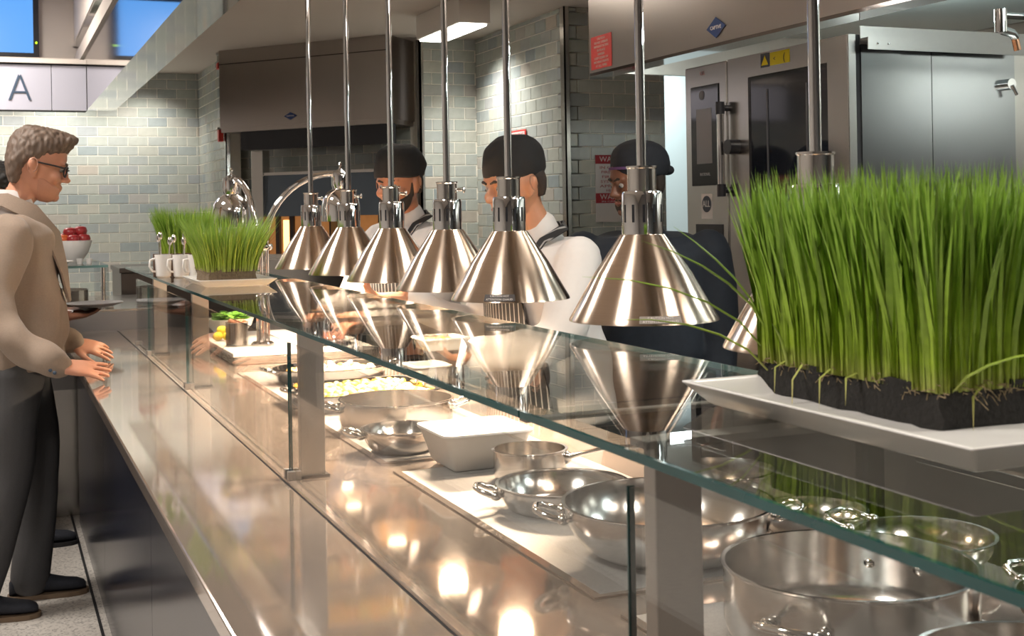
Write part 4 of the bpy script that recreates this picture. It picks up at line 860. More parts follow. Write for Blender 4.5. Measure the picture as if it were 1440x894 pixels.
# signs on the tiles
ws = thing('warning_sign', 'red and white warning sign on the dark tiles behind the cook in navy', 'sign', (3.27, 6.35, 1.44))
SY_ = 6.349
MB().box((3.165, SY_ - 0.003, 1.38), (3.44, SY_, 1.762)).build('board', M['signwhite'], ws)
for z0, z1 in ((1.712, 1.762), (1.488, 1.545)): MB().box((3.165, SY_ - 0.0045, z0), (3.44, SY_ - 0.003, z1)).build('red_band', M['darkred'], ws)
for txt, z, s, w, m in [('WARNING', 1.737, 0.042, 0.22, M['signwhite']), ('WARNING', 1.522, 0.042, 0.22, M['signwhite']), ('SMALL LETTERING HERE', 1.497, 0.012, 0.20, M['signwhite']), ('IN CASE OF A', 1.690, 0.022, 0.22, M['darkred']), ('FIRE, USE THE', 1.664, 0.022, 0.20, M['darkred']),
                        ('FIRE SUPPR.', 1.637, 0.022, 0.19, M['darkred']), ('SYSTEM OVER', 1.610, 0.022, 0.21, M['darkred']), ('APPLIANCE', 1.584, 0.022, 0.22, M['darkred']), ('HEAT AREA', 1.559, 0.022, 0.14, M['darkred'])]:
    if txt.startswith('SMALL'): txt = 'IN CASE OF FIRE'
    text_mesh(MB(), txt, frame((3.3025, SY_ - (0.0052 if m is M['signwhite'] else 0.0036), z), (1, 0, 0), (0, 0, 1)), s, width=w).build('lettering', m, ws)
s2 = thing('small_warning_sign', 'small red bordered warning plate above the nearer white-coated cook', 'sign', (2.975, 7.03, 1.88))
MB().box((2.976, 6.90, 1.875), (2.980, 7.165, 1.945)).build('board', M['red'], s2)
MB().box((2.9745, 6.915, 1.882), (2.976, 7.15, 1.935)).build('panel', M['signwhite'], s2)
text_mesh(MB(), 'WARNING', frame((2.9738, 7.03, 1.909), (0, -1, 0), (0, 0, 1)), 0.045, width=0.20).build('lettering', M['red'], s2)
# passage
pa = MB().tube([(3.86, 7.40, 2.25), (3.86, 7.40, 1.98), (3.90, 7.40, 1.95), (3.93, 7.40, 1.90), (3.93, 7.40, 1.75)], 0.012, 8)
single(pa, 'passage_cable', M['black'], (3.86, 7.40, 1.75), 'dark cable hanging on the pale wall in the narrow opening', 'cable', 50)
light('passage_lamp', 'AREA', (4.05, 6.95, 2.5), 9, (0.9, 1.0, 1.0), (4.05, 7.1, 0), shape='RECTANGLE', size=0.5, size_y=0.5)
# ================================================================ PEOPLE
TMP = bpy.data.scenes.new('fusing')                      # scratch scene so fusing a body does not re-evaluate the room
def remesh(mb, name, m, parent, voxel, smooth=6, dec=None, rough=None):
    """fuse the overlapping closed pieces of mb into one continuous skin"""
    o = bpy.data.objects.new(name, mb.mesh(name, m)); TMP.collection.objects.link(o)
    md = o.modifiers.new('r', 'REMESH'); md.mode = 'VOXEL'; md.voxel_size = voxel
    sm = o.modifiers.new('s', 'SMOOTH'); sm.iterations = smooth; sm.factor = 0.5
    if dec:
        d = o.modifiers.new('d', 'DECIMATE'); d.ratio = dec
    vl = TMP.view_layers[0]; vl.update()
    me = bpy.data.meshes.new_from_object(o.evaluated_get(vl.depsgraph)); me.name = name
    TMP.collection.objects.unlink(o); COL.objects.link(o)
    o.modifiers.clear(); old = o.data; o.data = me; bpy.data.meshes.remove(old)
    if rough:
        sc, am, zs = rough
        cs = [v.co.copy() for v in me.vertices]; ns = [Vector(n_.vector) for n_ in me.vertex_normals]; flat = []
        for c_, n_ in zip(cs, ns):
            flat.extend(c_ + n_ * (noise.noise(Vector((c_.x * sc, c_.y * sc, c_.z * sc * zs))) * am))
        me.vertices.foreach_set('co', flat); me.update()
    me.shade_smooth()
    if parent is not None: o.parent = parent
    return o
def chain(mb, pts, rads, seg=16, steps=5):
    """tapered limb through the points with rounded ends"""
    pts = [Vector(p) for p in pts]; P = []; Rr = []
    n = len(pts)
    for i in range(n - 1):
        a, b = pts[i], pts[i + 1]
        for k in range(steps):
            q = k / steps; P.append(a.lerp(b, q)); Rr.append(rads[i] + (rads[i + 1] - rads[i]) * q)
    P.append(pts[-1]); Rr.append(rads[-1])
    if n > 2:                                             # soften the bends
        for _ in range(2):
            P = [P[0]] + [(P[i - 1] + P[i] * 2 + P[i + 1]) / 4 for i in range(1, len(P) - 1)] + [P[-1]]
    d0 = (P[0] - P[1]).normalized(); d1 = (P[-1] - P[-2]).normalized()
    pre = [(P[0] + d0 * Rr[0] * math.sin(a), Rr[0] * math.cos(a)) for a in (1.45, 1.1, 0.6)]
    post = [(P[-1] + d1 * Rr[-1] * math.sin(a), Rr[-1] * math.cos(a)) for a in (0.6, 1.1, 1.45)]
    allp = pre + list(zip(P, Rr)) + post
    mb.tube([p for p, r in allp], [r for p, r in allp], seg)
def ell_ring(c, fx, fy, a, b, n=28, e=2.3):
    out = []
    for k in range(n):
        t = 2 * PI * k / n; ct, st_ = math.cos(t), math.sin(t)
        out.append(Vector(c) + fx * (a * math.copysign(abs(ct) ** (2 / e), ct)) + fy * (b * math.copysign(abs(st_) ** (2 / e), st_)))
    return out
HEAD = [(0.120, .012, -.022, .018), (0.112, .045, -.052, .042), (0.095, .070, -.078, .060), (0.07, .084, -.092, .071), (0.04, .090, -.099, .076), (0.015, .088, -.100, .077), (-0.005, .083, -.098, .076),
        (-0.025, .083, -.092, .073), (-0.045, .084, -.082, .068), (-0.065, .084, -.066, .063), (-0.085, .082, -.045, .055), (-0.102, .076, -.020, .042), (-0.113, .064, .005, .028), (-0.118, .050, .02, .014)]
def head_pts(mb, sections, Mh, infl=0.0, fwd=0.0):
    X, Y = Vector((1, 0, 0)), Vector((0, 1, 0)); rings = []
    for z, xf, xb, hw in sections:
        rings.append([Mh @ v for v in ell_ring(((xf + xb) / 2 + fwd, 0, z), X, Y, (xf - xb) / 2 + infl, hw + infl, 28, 2.2)])
    mb.loft(rings)
def face(mb, Mh, nose=1.0):
    B = lambda c, r, rot=None: mb.ball(Mh @ Vector(c), r, 12, 8, Mh.to_3x3().to_4x4() @ (rot or Matrix.Identity(4)))
    B((0.085, 0, 0.008), (0.010, 0.010, 0.016)); B((0.094, 0, -0.012), (0.012, 0.011, 0.016)); B((0.102 * nose, 0, -0.030), (0.015, 0.013, 0.012))
    for s in (-1, 1):
        B((0.091, s * 0.013, -0.034), (0.010, 0.008, 0.008)); B((0.078, s * 0.030, 0.022), (0.013, 0.026, 0.008)); B((0.062, s * 0.042, -0.028), (0.024, 0.024, 0.022))
        B((-0.012, s * 0.083, -0.006), (0.020, 0.010, 0.034), Matrix.Rotation(-0.25, 4, 'Y')); B((-0.018, s * 0.090, 0.004), (0.014, 0.009, 0.022)); B((-0.003, s * 0.080, -0.034), (0.010, 0.009, 0.012))
    B((0.086, 0, -0.058), (0.009, 0.022, 0.006)); B((0.084, 0, -0.069), (0.009, 0.020, 0.007)); B((0.074, 0, -0.098), (0.017, 0.024, 0.017))
def hand(mb, wrist, d, n, side, curl=(0.15, 0.15, 0.15, 0.2), thumb=0.6, s=1.0, spread=0.10):
    """palm and five fingers; d = finger direction, n = direction the palm faces, side = +1/-1 for which edge carries the thumb"""
    d = Vector(d).normalized(); n = Vector(n); n = (n - d * n.dot(d)).normalized(); t = d.cross(n).normalized() * side; w = Vector(wrist)
    rings = []
    for q, hw, ht in ((-0.02, .026, .020), (0.0, .027, .019), (0.03, .036, .017), (0.06, .041, .015), (0.085, .041, .013), (0.095, .036, .009)):
        rings.append(ell_ring(w + d * q * s, t, n, hw * s, ht * s, 16, 2.5))
    mb.loft(rings)
    for k, (off_, L) in enumerate([(0.031, .074), (0.011, .083), (-0.010, .077), (-0.030, .060)]):
        dd = (d + t * (off_ * spread / 0.03)).normalized(); p = w + (d * 0.082 + t * off_) * s; pts = [p]; c = curl[k]; ang = c
        for fr in (0.45, 0.30, 0.25):
            dirv = dd * math.cos(ang) + n * math.sin(ang); p = p + dirv * L * fr * s; pts.append(p); ang += c
        chain(mb, pts, [.0095 * s, .0088 * s, .0080 * s, .0068 * s], 10, 3)
    p0 = w + (d * 0.022 + t * 0.026) * s; td = (d * math.cos(thumb) + t * math.sin(thumb) + n * 0.25).normalized(); p1 = p0 + td * 0.040 * s; p2 = p1 + (td * 0.8 + d * 0.4).normalized() * 0.030 * s; p3 = p2 + (td * 0.5 + d * 0.7).normalized() * 0.022 * s
    chain(mb, [p0, p1, p2, p3], [.0145 * s, .0118 * s, .0105 * s, .0085 * s], 10, 3)
TORSO = [(-0.12, .085, .12, 0), (-0.02, .115, .165, 0), (0.12, .118, .172, 0), (0.32, .108, .155, 0.005), (0.5, .112, .160, 0.008), (0.68, .120, .175, 0.008), (0.82, .112, .190, 0.0), (0.91, .092, .175, -0.008), (0.97, .070, .115, -0.01), (1.0, .056, .065, -0.01)]
COATS = [(-0.30, .118, .170, 0), (-0.15, .120, .172, 0)] + TORSO[1:]
def torso(mb, hip, neck, infl=0.0, lo=0.0, hi=1.0, sc=1.0, secs=None, belly=0.0):
    hip, neck = Vector(hip), Vector(neck); up = (neck - hip).normalized(); Y = Vector((0, 1, 0)); X = Y.cross(up).normalized(); rings = []
    for q, a, b, dx in secs or TORSO:
        if lo <= q <= hi:
            bb = belly * math.exp(-((q - 0.28) / 0.22) ** 2)
            rings.append(ell_ring(hip.lerp(neck, q) + X * (dx + bb / 2), X, Y, a * sc + infl + bb / 2, b * sc + infl, 28, 2.4))
    mb.loft(rings)
def eyes(parent, Mh, look=0.0):
    for s in (-1, 1):
        c = Mh @ Vector((0.0770, s * 0.030, 0.001)); e = MB().ball(c, 0.0092, 14, 9); e.build('eye', mat('eye_white', (0.36, 0.32, 0.29), 0.25), parent, 60, world=False)
        c2 = Mh @ Vector((0.0842, s * 0.031 - look, -0.001)); MB().ball(c2, (0.0035, 0.0048, 0.0048), 10, 6).build('iris', M['print_k'], parent, 60, world=False)
        b = [Mh @ Vector(p) for p in ((0.093, s * 0.012, 0.020), (0.091, s * 0.030, 0.026), (0.074, s * 0.049, 0.020))]
        yield b
def head_matrix(c, yaw=0.0, pitch=0.0, s=1.0, tilt=0.0):
    return Matrix.Translation(c) @ Matrix.Rotation(yaw, 4, 'Z') @ Matrix.Rotation(pitch, 4, 'Y') @ Matrix.Rotation(tilt, 4, 'X') @ Matrix.Scale(s, 4)
def person(label, loc, rz, J, skin, voxel=0.006, head_s=1.0, scale=1.0):
    """J: joints in local coordinates (x forward, y left, z up). Returns root and head matrix; the body is one continuous mesh"""
    Mh = head_matrix(J['head'], J.get('hyaw', 0), J.get('hpitch', 0), head_s, J.get('htilt', 0))
    mb = MB(); head_pts(mb, HEAD, Mh); face(mb, Mh)
    nk = Vector(J['neck']); chain(mb, [Mh @ Vector((-0.03, 0, -0.05)), Mh @ Vector((-0.03, 0, -0.09)), nk], [.056, .055, .054])
    chain(mb, [nk, nk - Vector((0, 0, 0.12))], [.054, .07]); torso(mb, J['hip'], nk, -0.024, hi=0.85)
    for s in ('l', 'r'):
        chain(mb, [J['sh' + s], J['el' + s], J['wr' + s]], [.052, .040, .027])
        if 'hand' + s in J:
            d, n, kw = J['hand' + s]; hand(mb, J['wr' + s], d, n, (1 if s == 'r' else -1) * J.get('flip' + s, 1), **kw)
        chain(mb, [J['hp' + s], J['kn' + s], J['an' + s]], [.082, .058, .040])
        a = Vector(J['an' + s]); td = Vector(J.get('toe' + s, (1, 0, 0))).normalized(); chain(mb, [a + Vector((0, 0, -0.03)) - td * 0.04, a + Vector((0, 0, -0.045)) + td * 0.10], [.036, .026])
    o = remesh(mb, 'person', skin, None, voxel, 5)
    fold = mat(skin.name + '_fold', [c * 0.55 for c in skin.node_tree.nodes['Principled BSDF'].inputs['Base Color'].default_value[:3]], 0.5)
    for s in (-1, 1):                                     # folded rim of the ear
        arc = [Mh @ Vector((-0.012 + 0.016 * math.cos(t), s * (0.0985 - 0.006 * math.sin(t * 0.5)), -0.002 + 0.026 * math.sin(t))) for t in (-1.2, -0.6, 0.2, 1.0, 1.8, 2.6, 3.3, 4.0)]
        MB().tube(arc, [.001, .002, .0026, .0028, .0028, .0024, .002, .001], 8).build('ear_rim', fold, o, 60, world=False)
    o.location = loc; o.rotation_euler = (0, 0, rz); tag(o, label, 'person')
    return o, Mh
def sleeve(mb, J, s, r0=.072, r1=.060, r2=.046, end=0.0):
    a, b, c = (Vector(J[k + s]) for k in ('sh', 'el', 'wr')); c = c + (b - c).normalized() * end
    chain(mb, [a, b, c], [r0, r1, r2], 18)
def shoe(parent, an, td, m_up, m_sole, laces=False, L=0.29):
    a = Vector(an); td = Vector(td); td.z = 0; td.normalize(); sd = Vector((-td.y, td.x, 0)); g = Vector((a.x, a.y, 0)); mb = MB(); rings = []
    for q, w, h in ((-0.075, .022, .05), (-0.065, .034, .075), (-0.02, .037, .092), (0.03, .038, .085), (0.08, .043, .065), (0.13, .046, .05), (0.17, .042, .044), (0.195, .028, .034), (0.203, .012, .024)):
        c = g + td * q + Vector((0, 0, 0.016)); n = 20; r = []
        for k in range(n):
            t = 2 * PI * k / n; r.append(c + sd * w * math.cos(t) + Vector((0, 0, max(0.0, h * (0.5 + 0.5 * math.sin(t)) ** 0.8))))
        rings.append(r)
    mb.loft(rings); up = mb.build('shoe', m_up, parent, 60, world=False)
    so = MB(); rings = []
    for q, w in ((-0.082, .02), (-0.07, .036), (-0.02, .040), (0.03, .040), (0.09, .047), (0.14, .049), (0.18, .043), (0.205, .026), (0.213, .010)):
        c = g + td * q; rings.append([c - sd * w + Vector((0, 0, .001)), c + sd * w + Vector((0, 0, .001)), c + sd * w + Vector((0, 0, .018)), c - sd * w + Vector((0, 0, .018))])
    so.loft(rings).build('sole', m_sole, up, world=False)
    if laces:
        for k in range(4):
            c = g + td * (0.045 + k * 0.02) + Vector((0, 0, 0.098 - k * 0.010))
            MB().tube([c - sd * 0.022 - Vector((0, 0, .008)), c, c + sd * 0.022 - Vector((0, 0, .008))], 0.002, 6).build('lace', mat('lace_grey', (0.16, 0.15, 0.13), 0.8), up, world=False)
    return up

SK_MAN = mat('fair_skin', (0.60, 0.29, 0.19), 0.45, sss=0.15, noise_amt=0.08, noise_scale=40)
SK_1 = mat('warm_brown_skin', (0.44, 0.19, 0.105), 0.42, sss=0.12, noise_amt=0.1, noise_scale=40)
SK_2 = mat('tan_skin', (0.50, 0.24, 0.14), 0.42, sss=0.12, noise_amt=0.08, noise_scale=40)
SK_3 = mat('deep_brown_skin', (0.20, 0.085, 0.05), 0.42, noise_amt=0.1, noise_scale=40)
LINEN = mat('tan_linen', (0.29, 0.222, 0.173), 0.85, noise_amt=0.10, noise_scale=160, bump=0.25, sheen=0.15)
GREYW = mat('grey_trousers', (0.070, 0.070, 0.075), 0.85, noise_amt=0.12, noise_scale=180, bump=0.2)
SHIRT = mat('white_shirt', (0.78, 0.74, 0.74), 0.8)
COAT = mat('white_chef_coat', (0.66, 0.625, 0.61), 0.85, noise_amt=0.03, noise_scale=60, bump=0.15)
NAVY = mat('navy_chef_coat', (0.011, 0.016, 0.026), 0.85, noise_amt=0.2, noise_scale=60, bump=0.15)
BLACKC = mat('black_cloth', (0.006, 0.006, 0.007), 0.9, noise_amt=0.2, noise_scale=90, bump=0.2)
DARKT = mat('dark_trousers', (0.018, 0.02, 0.03), 0.85)
SUEDE = mat('black_suede', (0.022, 0.025, 0.035), 0.9, noise_amt=0.3, noise_scale=120)
GUM = mat('gum_sole', (0.16, 0.11, 0.07), 0.7)
HAIRM = mat('grey_brown_hair', (0.135, 0.095, 0.072), 0.6, noise_amt=0.55, noise_scale=60, stretch=(1, 1, 0.3), bump=0.6)
BEARD = mat('dark_beard', (0.025, 0.016, 0.012), 0.8, noise_amt=0.4, noise_scale=160, bump=0.5)
def pinstripe():
    m = mat('pinstripe_apron', (0.02, 0.02, 0.022), 0.85); n, l = nt(m); b = n['Principled BSDF']
    tc = n.new('ShaderNodeTexCoord'); wv = n.new('ShaderNodeTexWave'); wv.bands_direction = 'Y'; wv.inputs['Scale'].default_value = 16; cr = n.new('ShaderNodeValToRGB')
    l.new(tc.outputs['Object'], wv.inputs['Vector']); l.new(wv.outputs['Fac'], cr.inputs[0]); e = cr.color_ramp.elements
    e[0].position = 0.86; e[0].color = (0.014, 0.014, 0.016, 1); e[1].position = 0.97; e[1].color = (0.30, 0.29, 0.29, 1); l.new(cr.outputs[0], b.inputs['Base Color'])
    return m
PIN = pinstripe()

# ---- the man in the linen jacket
ML = (0.085, 4.90, 0.0)
J = dict(head=(0.073, -0.02, 1.648), hyaw=-0.10, hpitch=0.22, neck=(-0.030, -0.01, 1.475), hip=(0.015, 0.06, 0.97),
         shl=(-0.03, 0.19, 1.405), ell=(-0.03, 0.25, 1.10), wrl=(0.185, 0.17, 0.975), shr=(-0.035, -0.21, 1.405), elr=(-0.10, -0.36, 1.10), wrr=(0.115, -0.475, 0.960),
         handl=((0.95, -0.12, -0.22), (0.1, 0.5, -0.85), dict(curl=(0.10, 0.14, 0.18, 0.22), thumb=0.7, spread=0.20)), handr=((0.97, 0.02, -0.14), (0.05, 0.45, -0.9), dict(curl=(0.05, 0.07, 0.09, 0.12), thumb=0.6, spread=0.20)),
         hpl=(0.0, 0.14, 0.90), knl=(0.07, 0.21, 0.50), anl=(0.025, 0.235, 0.09), toel=(1, -0.05, 0), hpr=(-0.02, -0.03, 0.90), knr=(-0.045, 0.0, 0.50), anr=(-0.155, 0.02, 0.09), toer=(1, -0.15, 0))
man, Mh = person('man in a tan linen jacket and glasses leaning on the counter', ML, 0.0, J, SK_MAN, 0.0052, 1.03)
mb = MB(); torso(mb, J['hip'], J['neck'], 0.024, -0.16, 0.97, secs=COATS, belly=0.02)
for s in 'lr': sleeve(mb, J, s, .078, .062, .052, 0.012)
jk = remesh(mb, 'jacket', LINEN, man, 0.009, 4, rough=(11, 0.022, 0.75)); jk['label'] = 'tan linen jacket'
# shirt front and collar
mb = MB(); torso(mb, J['hip'], J['neck'], 0.0, 0.5, 1.0)
chain(mb, [(-0.035, -0.01, 1.43), (-0.010, -0.012, 1.50)], [.075, .066]); remesh(mb, 'shirt', SHIRT, man, 0.008, 3)
def strip(pts, w, th, nrm):                              # flat cloth strip along points
    mb = MB(); rings = []
    for i, p in enumerate(pts):
        p = Vector(p); t = (Vector(pts[min(i + 1, len(pts) - 1)]) - Vector(pts[max(i - 1, 0)])).normalized(); n_ = Vector(nrm[i] if isinstance(nrm, list) else nrm).normalized(); sd = t.cross(n_).normalized(); ww = w[i] if isinstance(w, (list, tuple)) else w
        rings.append([p - sd * ww - n_ * th, p + sd * ww - n_ * th, p + sd * ww + n_ * th, p - sd * ww + n_ * th])
    return mb.loft(rings)
for s in (-1, 1):
    strip([(-0.105, s * 0.060, 1.525), (-0.045, s * 0.100, 1.525), (0.045, s * 0.100, 1.480), (0.118, s * 0.080, 1.390), (0.152, s * 0.060, 1.27), (0.172, s * 0.022, 1.15)], [.022, .028, .036, .042, .034, .012], 0.004, [(-0.4, s * 0.8, 0.5), (0.1, s, 0.5), (0.6, s * 0.8, 0.3), (0.8, s * 0.6, 0.15), (0.95, s * 0.35, 0), (1, s * 0.3, 0)]).build('lapel', LINEN, jk, 50, world=False)
    strip([(-0.08, s * 0.045, 1.545), (-0.02, s * 0.072, 1.540), (0.035, s * 0.062, 1.51), (0.065, s * 0.02, 1.465)], [.020, .022, .022, .014], 0.003, [(-0.3, s, 0.3), (0.1, s, 0.3), (0.6, s * 0.8, 0.2), (0.9, s * 0.4, 0.2)]).build('collar', SHIRT, man, 50, world=False)
strip([(0.055, 0, 1.475), (0.100, 0, 1.41), (0.140, 0, 1.32), (0.162, 0, 1.22), (0.168, 0, 1.15)], [.03, .05, .045, .03, .01], 0.004, (1, 0, 0.3)).build('shirt_front', SHIRT, man, 50, world=False)
er, wr = Vector(J['elr']), Vector(J['wrr']); ax = (wr - er).normalized()
for k in range(4):
    c = wr - ax * (0.018 + 0.017 * k) + Vector((-0.006, -0.056, -0.022)); MB().ball(c, (0.0065, 0.0045, 0.0065), 10, 6).build('cuff_button', M['print_b'], jk, 60, world=False)
mb = MB(); torso(mb, J['hip'], J['neck'], 0.012, -0.12, 0.2)
for s in 'lr':
    chain(mb, [J['hp' + s], J['kn' + s], Vector(J['an' + s]) + Vector((0, 0, -0.015))], [.100, .082, .068], 18)
tr = remesh(mb, 'trousers', GREYW, man, 0.009, 4, rough=(6, 0.012, 0.9)); tr['label'] = 'grey wool trousers'
for s in 'lr': shoe(man, J['an' + s], J['toe' + s], SUEDE, GUM, True)
HAIR = [(0.140, .055, -.040, .030), (0.132, .088, -.075, .056), (0.112, .103, -.098, .073), (0.088, .101, -.110, .083), (0.062, .085, -.116, .0875), (0.04, .050, -.117, .0885), (0.02, .025, -.116, .088), (0.0, -.020, -.113, .086), (-0.025, -.032, -.107, .081), (-0.05, -.042, -.096, .073), (-0.075, -.048, -.082, .058)]
mb = MB(); head_pts(mb, HAIR, Mh)
chain(mb, [Mh @ Vector((0.085, -0.05, 0.110)), Mh @ Vector((0.100, 0.0, 0.118)), Mh @ Vector((0.085, 0.05, 0.110))], [.014, .017, .014])
hr = remesh(mb, 'hair', HAIRM, man, 0.005, 2, rough=(95, 0.006, 0.4)); hr['label'] = 'short swept grey brown hair'
BR = [(-0.040, .045, -.010, .0705), (-0.055, .074, -.012, .069), (-0.068, .087, -.015, .066), (-0.085, .086, -.012, .058), (-0.102, .080, .0, .046), (-0.114, .068, .015, .031), (-0.121, .052, .025, .014)]
mb = MB(); head_pts(mb, BR, Mh, 0.0012); remesh(mb, 'stubble', mat('reddish_stubble', (0.565, 0.275, 0.18), 0.6, noise_amt=0.12, noise_scale=300), man, 0.005, 2)
for b in eyes(man, Mh): MB().tube(b, [.003, .0045, .002], 8).build('eyebrow', HAIRM, man, 60, world=False)
gl = MB()
for s in (-1, 1):
    c = Vector((0.096, s * 0.032, -0.002)); rr = [Mh @ (c + Vector((-0.006 * abs(math.cos(t)) * (1 if math.cos(t) * s > 0 else 0), 0.027 * math.cos(t), 0.018 * math.sin(t)))) for t in [2 * PI * k / 18 for k in range(19)]]
    gl.tube(rr, 0.0032, 8); gl.tube([Mh @ Vector(p) for p in ((0.090, s * 0.060, 0.010), (0.06, s * 0.079, 0.011), (0.0, s * 0.086, 0.012), (-0.025, s * 0.086, 0.002))], 0.0032, 8)
gl.tube([Mh @ Vector(p) for p in ((0.098, -0.008, 0.004), (0.103, 0, 0.006), (0.098, 0.008, 0.004))], 0.0026, 8)
gl.build('glasses', M['black'], man, 60, world=False)['label'] = 'thin dark-framed glasses'

# ---- the person half hidden behind him
PL = (0.03, 6.05, 0.0)
J = dict(head=(0.0, 0, 1.575), hpitch=0.15, neck=(-0.03, 0, 1.40), hip=(-0.03, 0, 0.88), shl=(-0.03, 0.19, 1.33), ell=(0.02, 0.24, 1.06), wrl=(0.27, 0.12, 1.02), shr=(-0.03, -0.19, 1.33), elr=(0.02, -0.23, 1.06), wrr=(0.27, -0.03, 1.005),
         handl=((1, -0.3, 0.0), (0.0, -0.2, 1), dict(curl=(0.15, 0.15, 0.2, 0.2))), handr=((1, 0.35, 0.02), (0, 0.1, 1), dict(curl=(0.12, 0.15, 0.15, 0.2), thumb=0.8)), flipr=-1, flipl=-1,
         hpl=(-0.03, 0.09, 0.86), knl=(0.0, 0.10, 0.48), anl=(-0.02, 0.10, 0.09), hpr=(-0.03, -0.09, 0.86), knr=(0.04, -0.10, 0.48), anr=(0.09, -0.14, 0.09))
p2, Mh = person('person in dark clothes behind the man, holding out a plate', PL, 0.0, J, SK_3, 0.0065)
mb = MB(); torso(mb, J['hip'], J['neck'], 0.02, -0.2, 0.97, secs=COATS)
for s in 'lr': sleeve(mb, J, s, .070, .056, .044, 0.06)
remesh(mb, 'jacket', BLACKC, p2, 0.010, 4)
mb = MB(); torso(mb, J['hip'], J['neck'], 0.01, -0.12, 0.2)
for s in 'lr': chain(mb, [J['hp' + s], J['kn' + s], J['an' + s]], [.095, .075, .060], 16)
remesh(mb, 'trousers', DARKT, p2, 0.010, 4)
for s in 'lr': shoe(p2, J['an' + s], (1, 0, 0), SUEDE, M['rubber'])
mb = MB(); head_pts(mb, HAIR, Mh, 0.012); remesh(mb, 'hair', mat('black_hair', (0.012, 0.011, 0.011), 0.6), p2, 0.006, 2, rough=(70, 0.012, 1))
for b in eyes(p2, Mh): MB().tube(b, [.003, .0045, .002], 8).build('eyebrow', BEARD, p2, 60, world=False)
pc = Vector((PL[0] + 0.40, PL[1] + 0.02, 1.043))
pl = MB().lathe([(0.0, 0.0), (0.075, 0.0), (0.125, 0.016), (0.128, 0.018), (0.125, 0.021), (0.075, 0.006), (0.0, 0.006)], tuple(pc), 44)
single(pl, 'held_plate', mat('grey_plate', (0.20, 0.19, 0.19), 0.3), tuple(pc), 'grey plate held out over the counter behind the man', 'plate', 40)

# ---- cooks
HATS = [(0.158, .0, -.035, .018), (0.152, .034, -.066, .042), (0.139, .061, -.092, .061), (0.119, .080, -.108, .075), (0.095, .090, -.117, .083), (0.068, .094, -.121, .087), (0.045, .0945, -.119, .087), (0.026, .0935, -.114, .084), (0.022, .088, -.108, .080)]
def hat(parent, Mh, m, puff=0.0, band=None, tilt=0.0):
    mb = MB(); secs = [(z, xf, xb - puff * max(0, 1 - abs(z - 0.075) / 0.075), hw + puff * 0.3) for z, xf, xb, hw in HATS]
    Mt = Mh @ Matrix.Rotation(tilt, 4, 'Y'); head_pts(mb, secs, Mt)
    h = remesh(mb, 'cook_cap', m, parent, 0.006, 3, rough=(22, 0.004, 1)); h['label'] = 'black skull cap'
    kn = MB().ball(Mt @ Vector((-0.118 - puff, 0, 0.045)), (0.016, 0.024, 0.018)); kn.build('knot', m, h, 60, world=False)
    if band:
        bd = MB(); rings = []
        for z in (0.046, 0.048, 0.054, 0.056): rings.append([Mt @ v for v in ell_ring(((.0955 - .119) / 2, 0, z), Vector((1, 0, 0)), Vector((0, 1, 0)), .1110, .0905, 36, 2.2)])
        bd.loft(rings).build('band', band, h, 50, world=False)
    return h
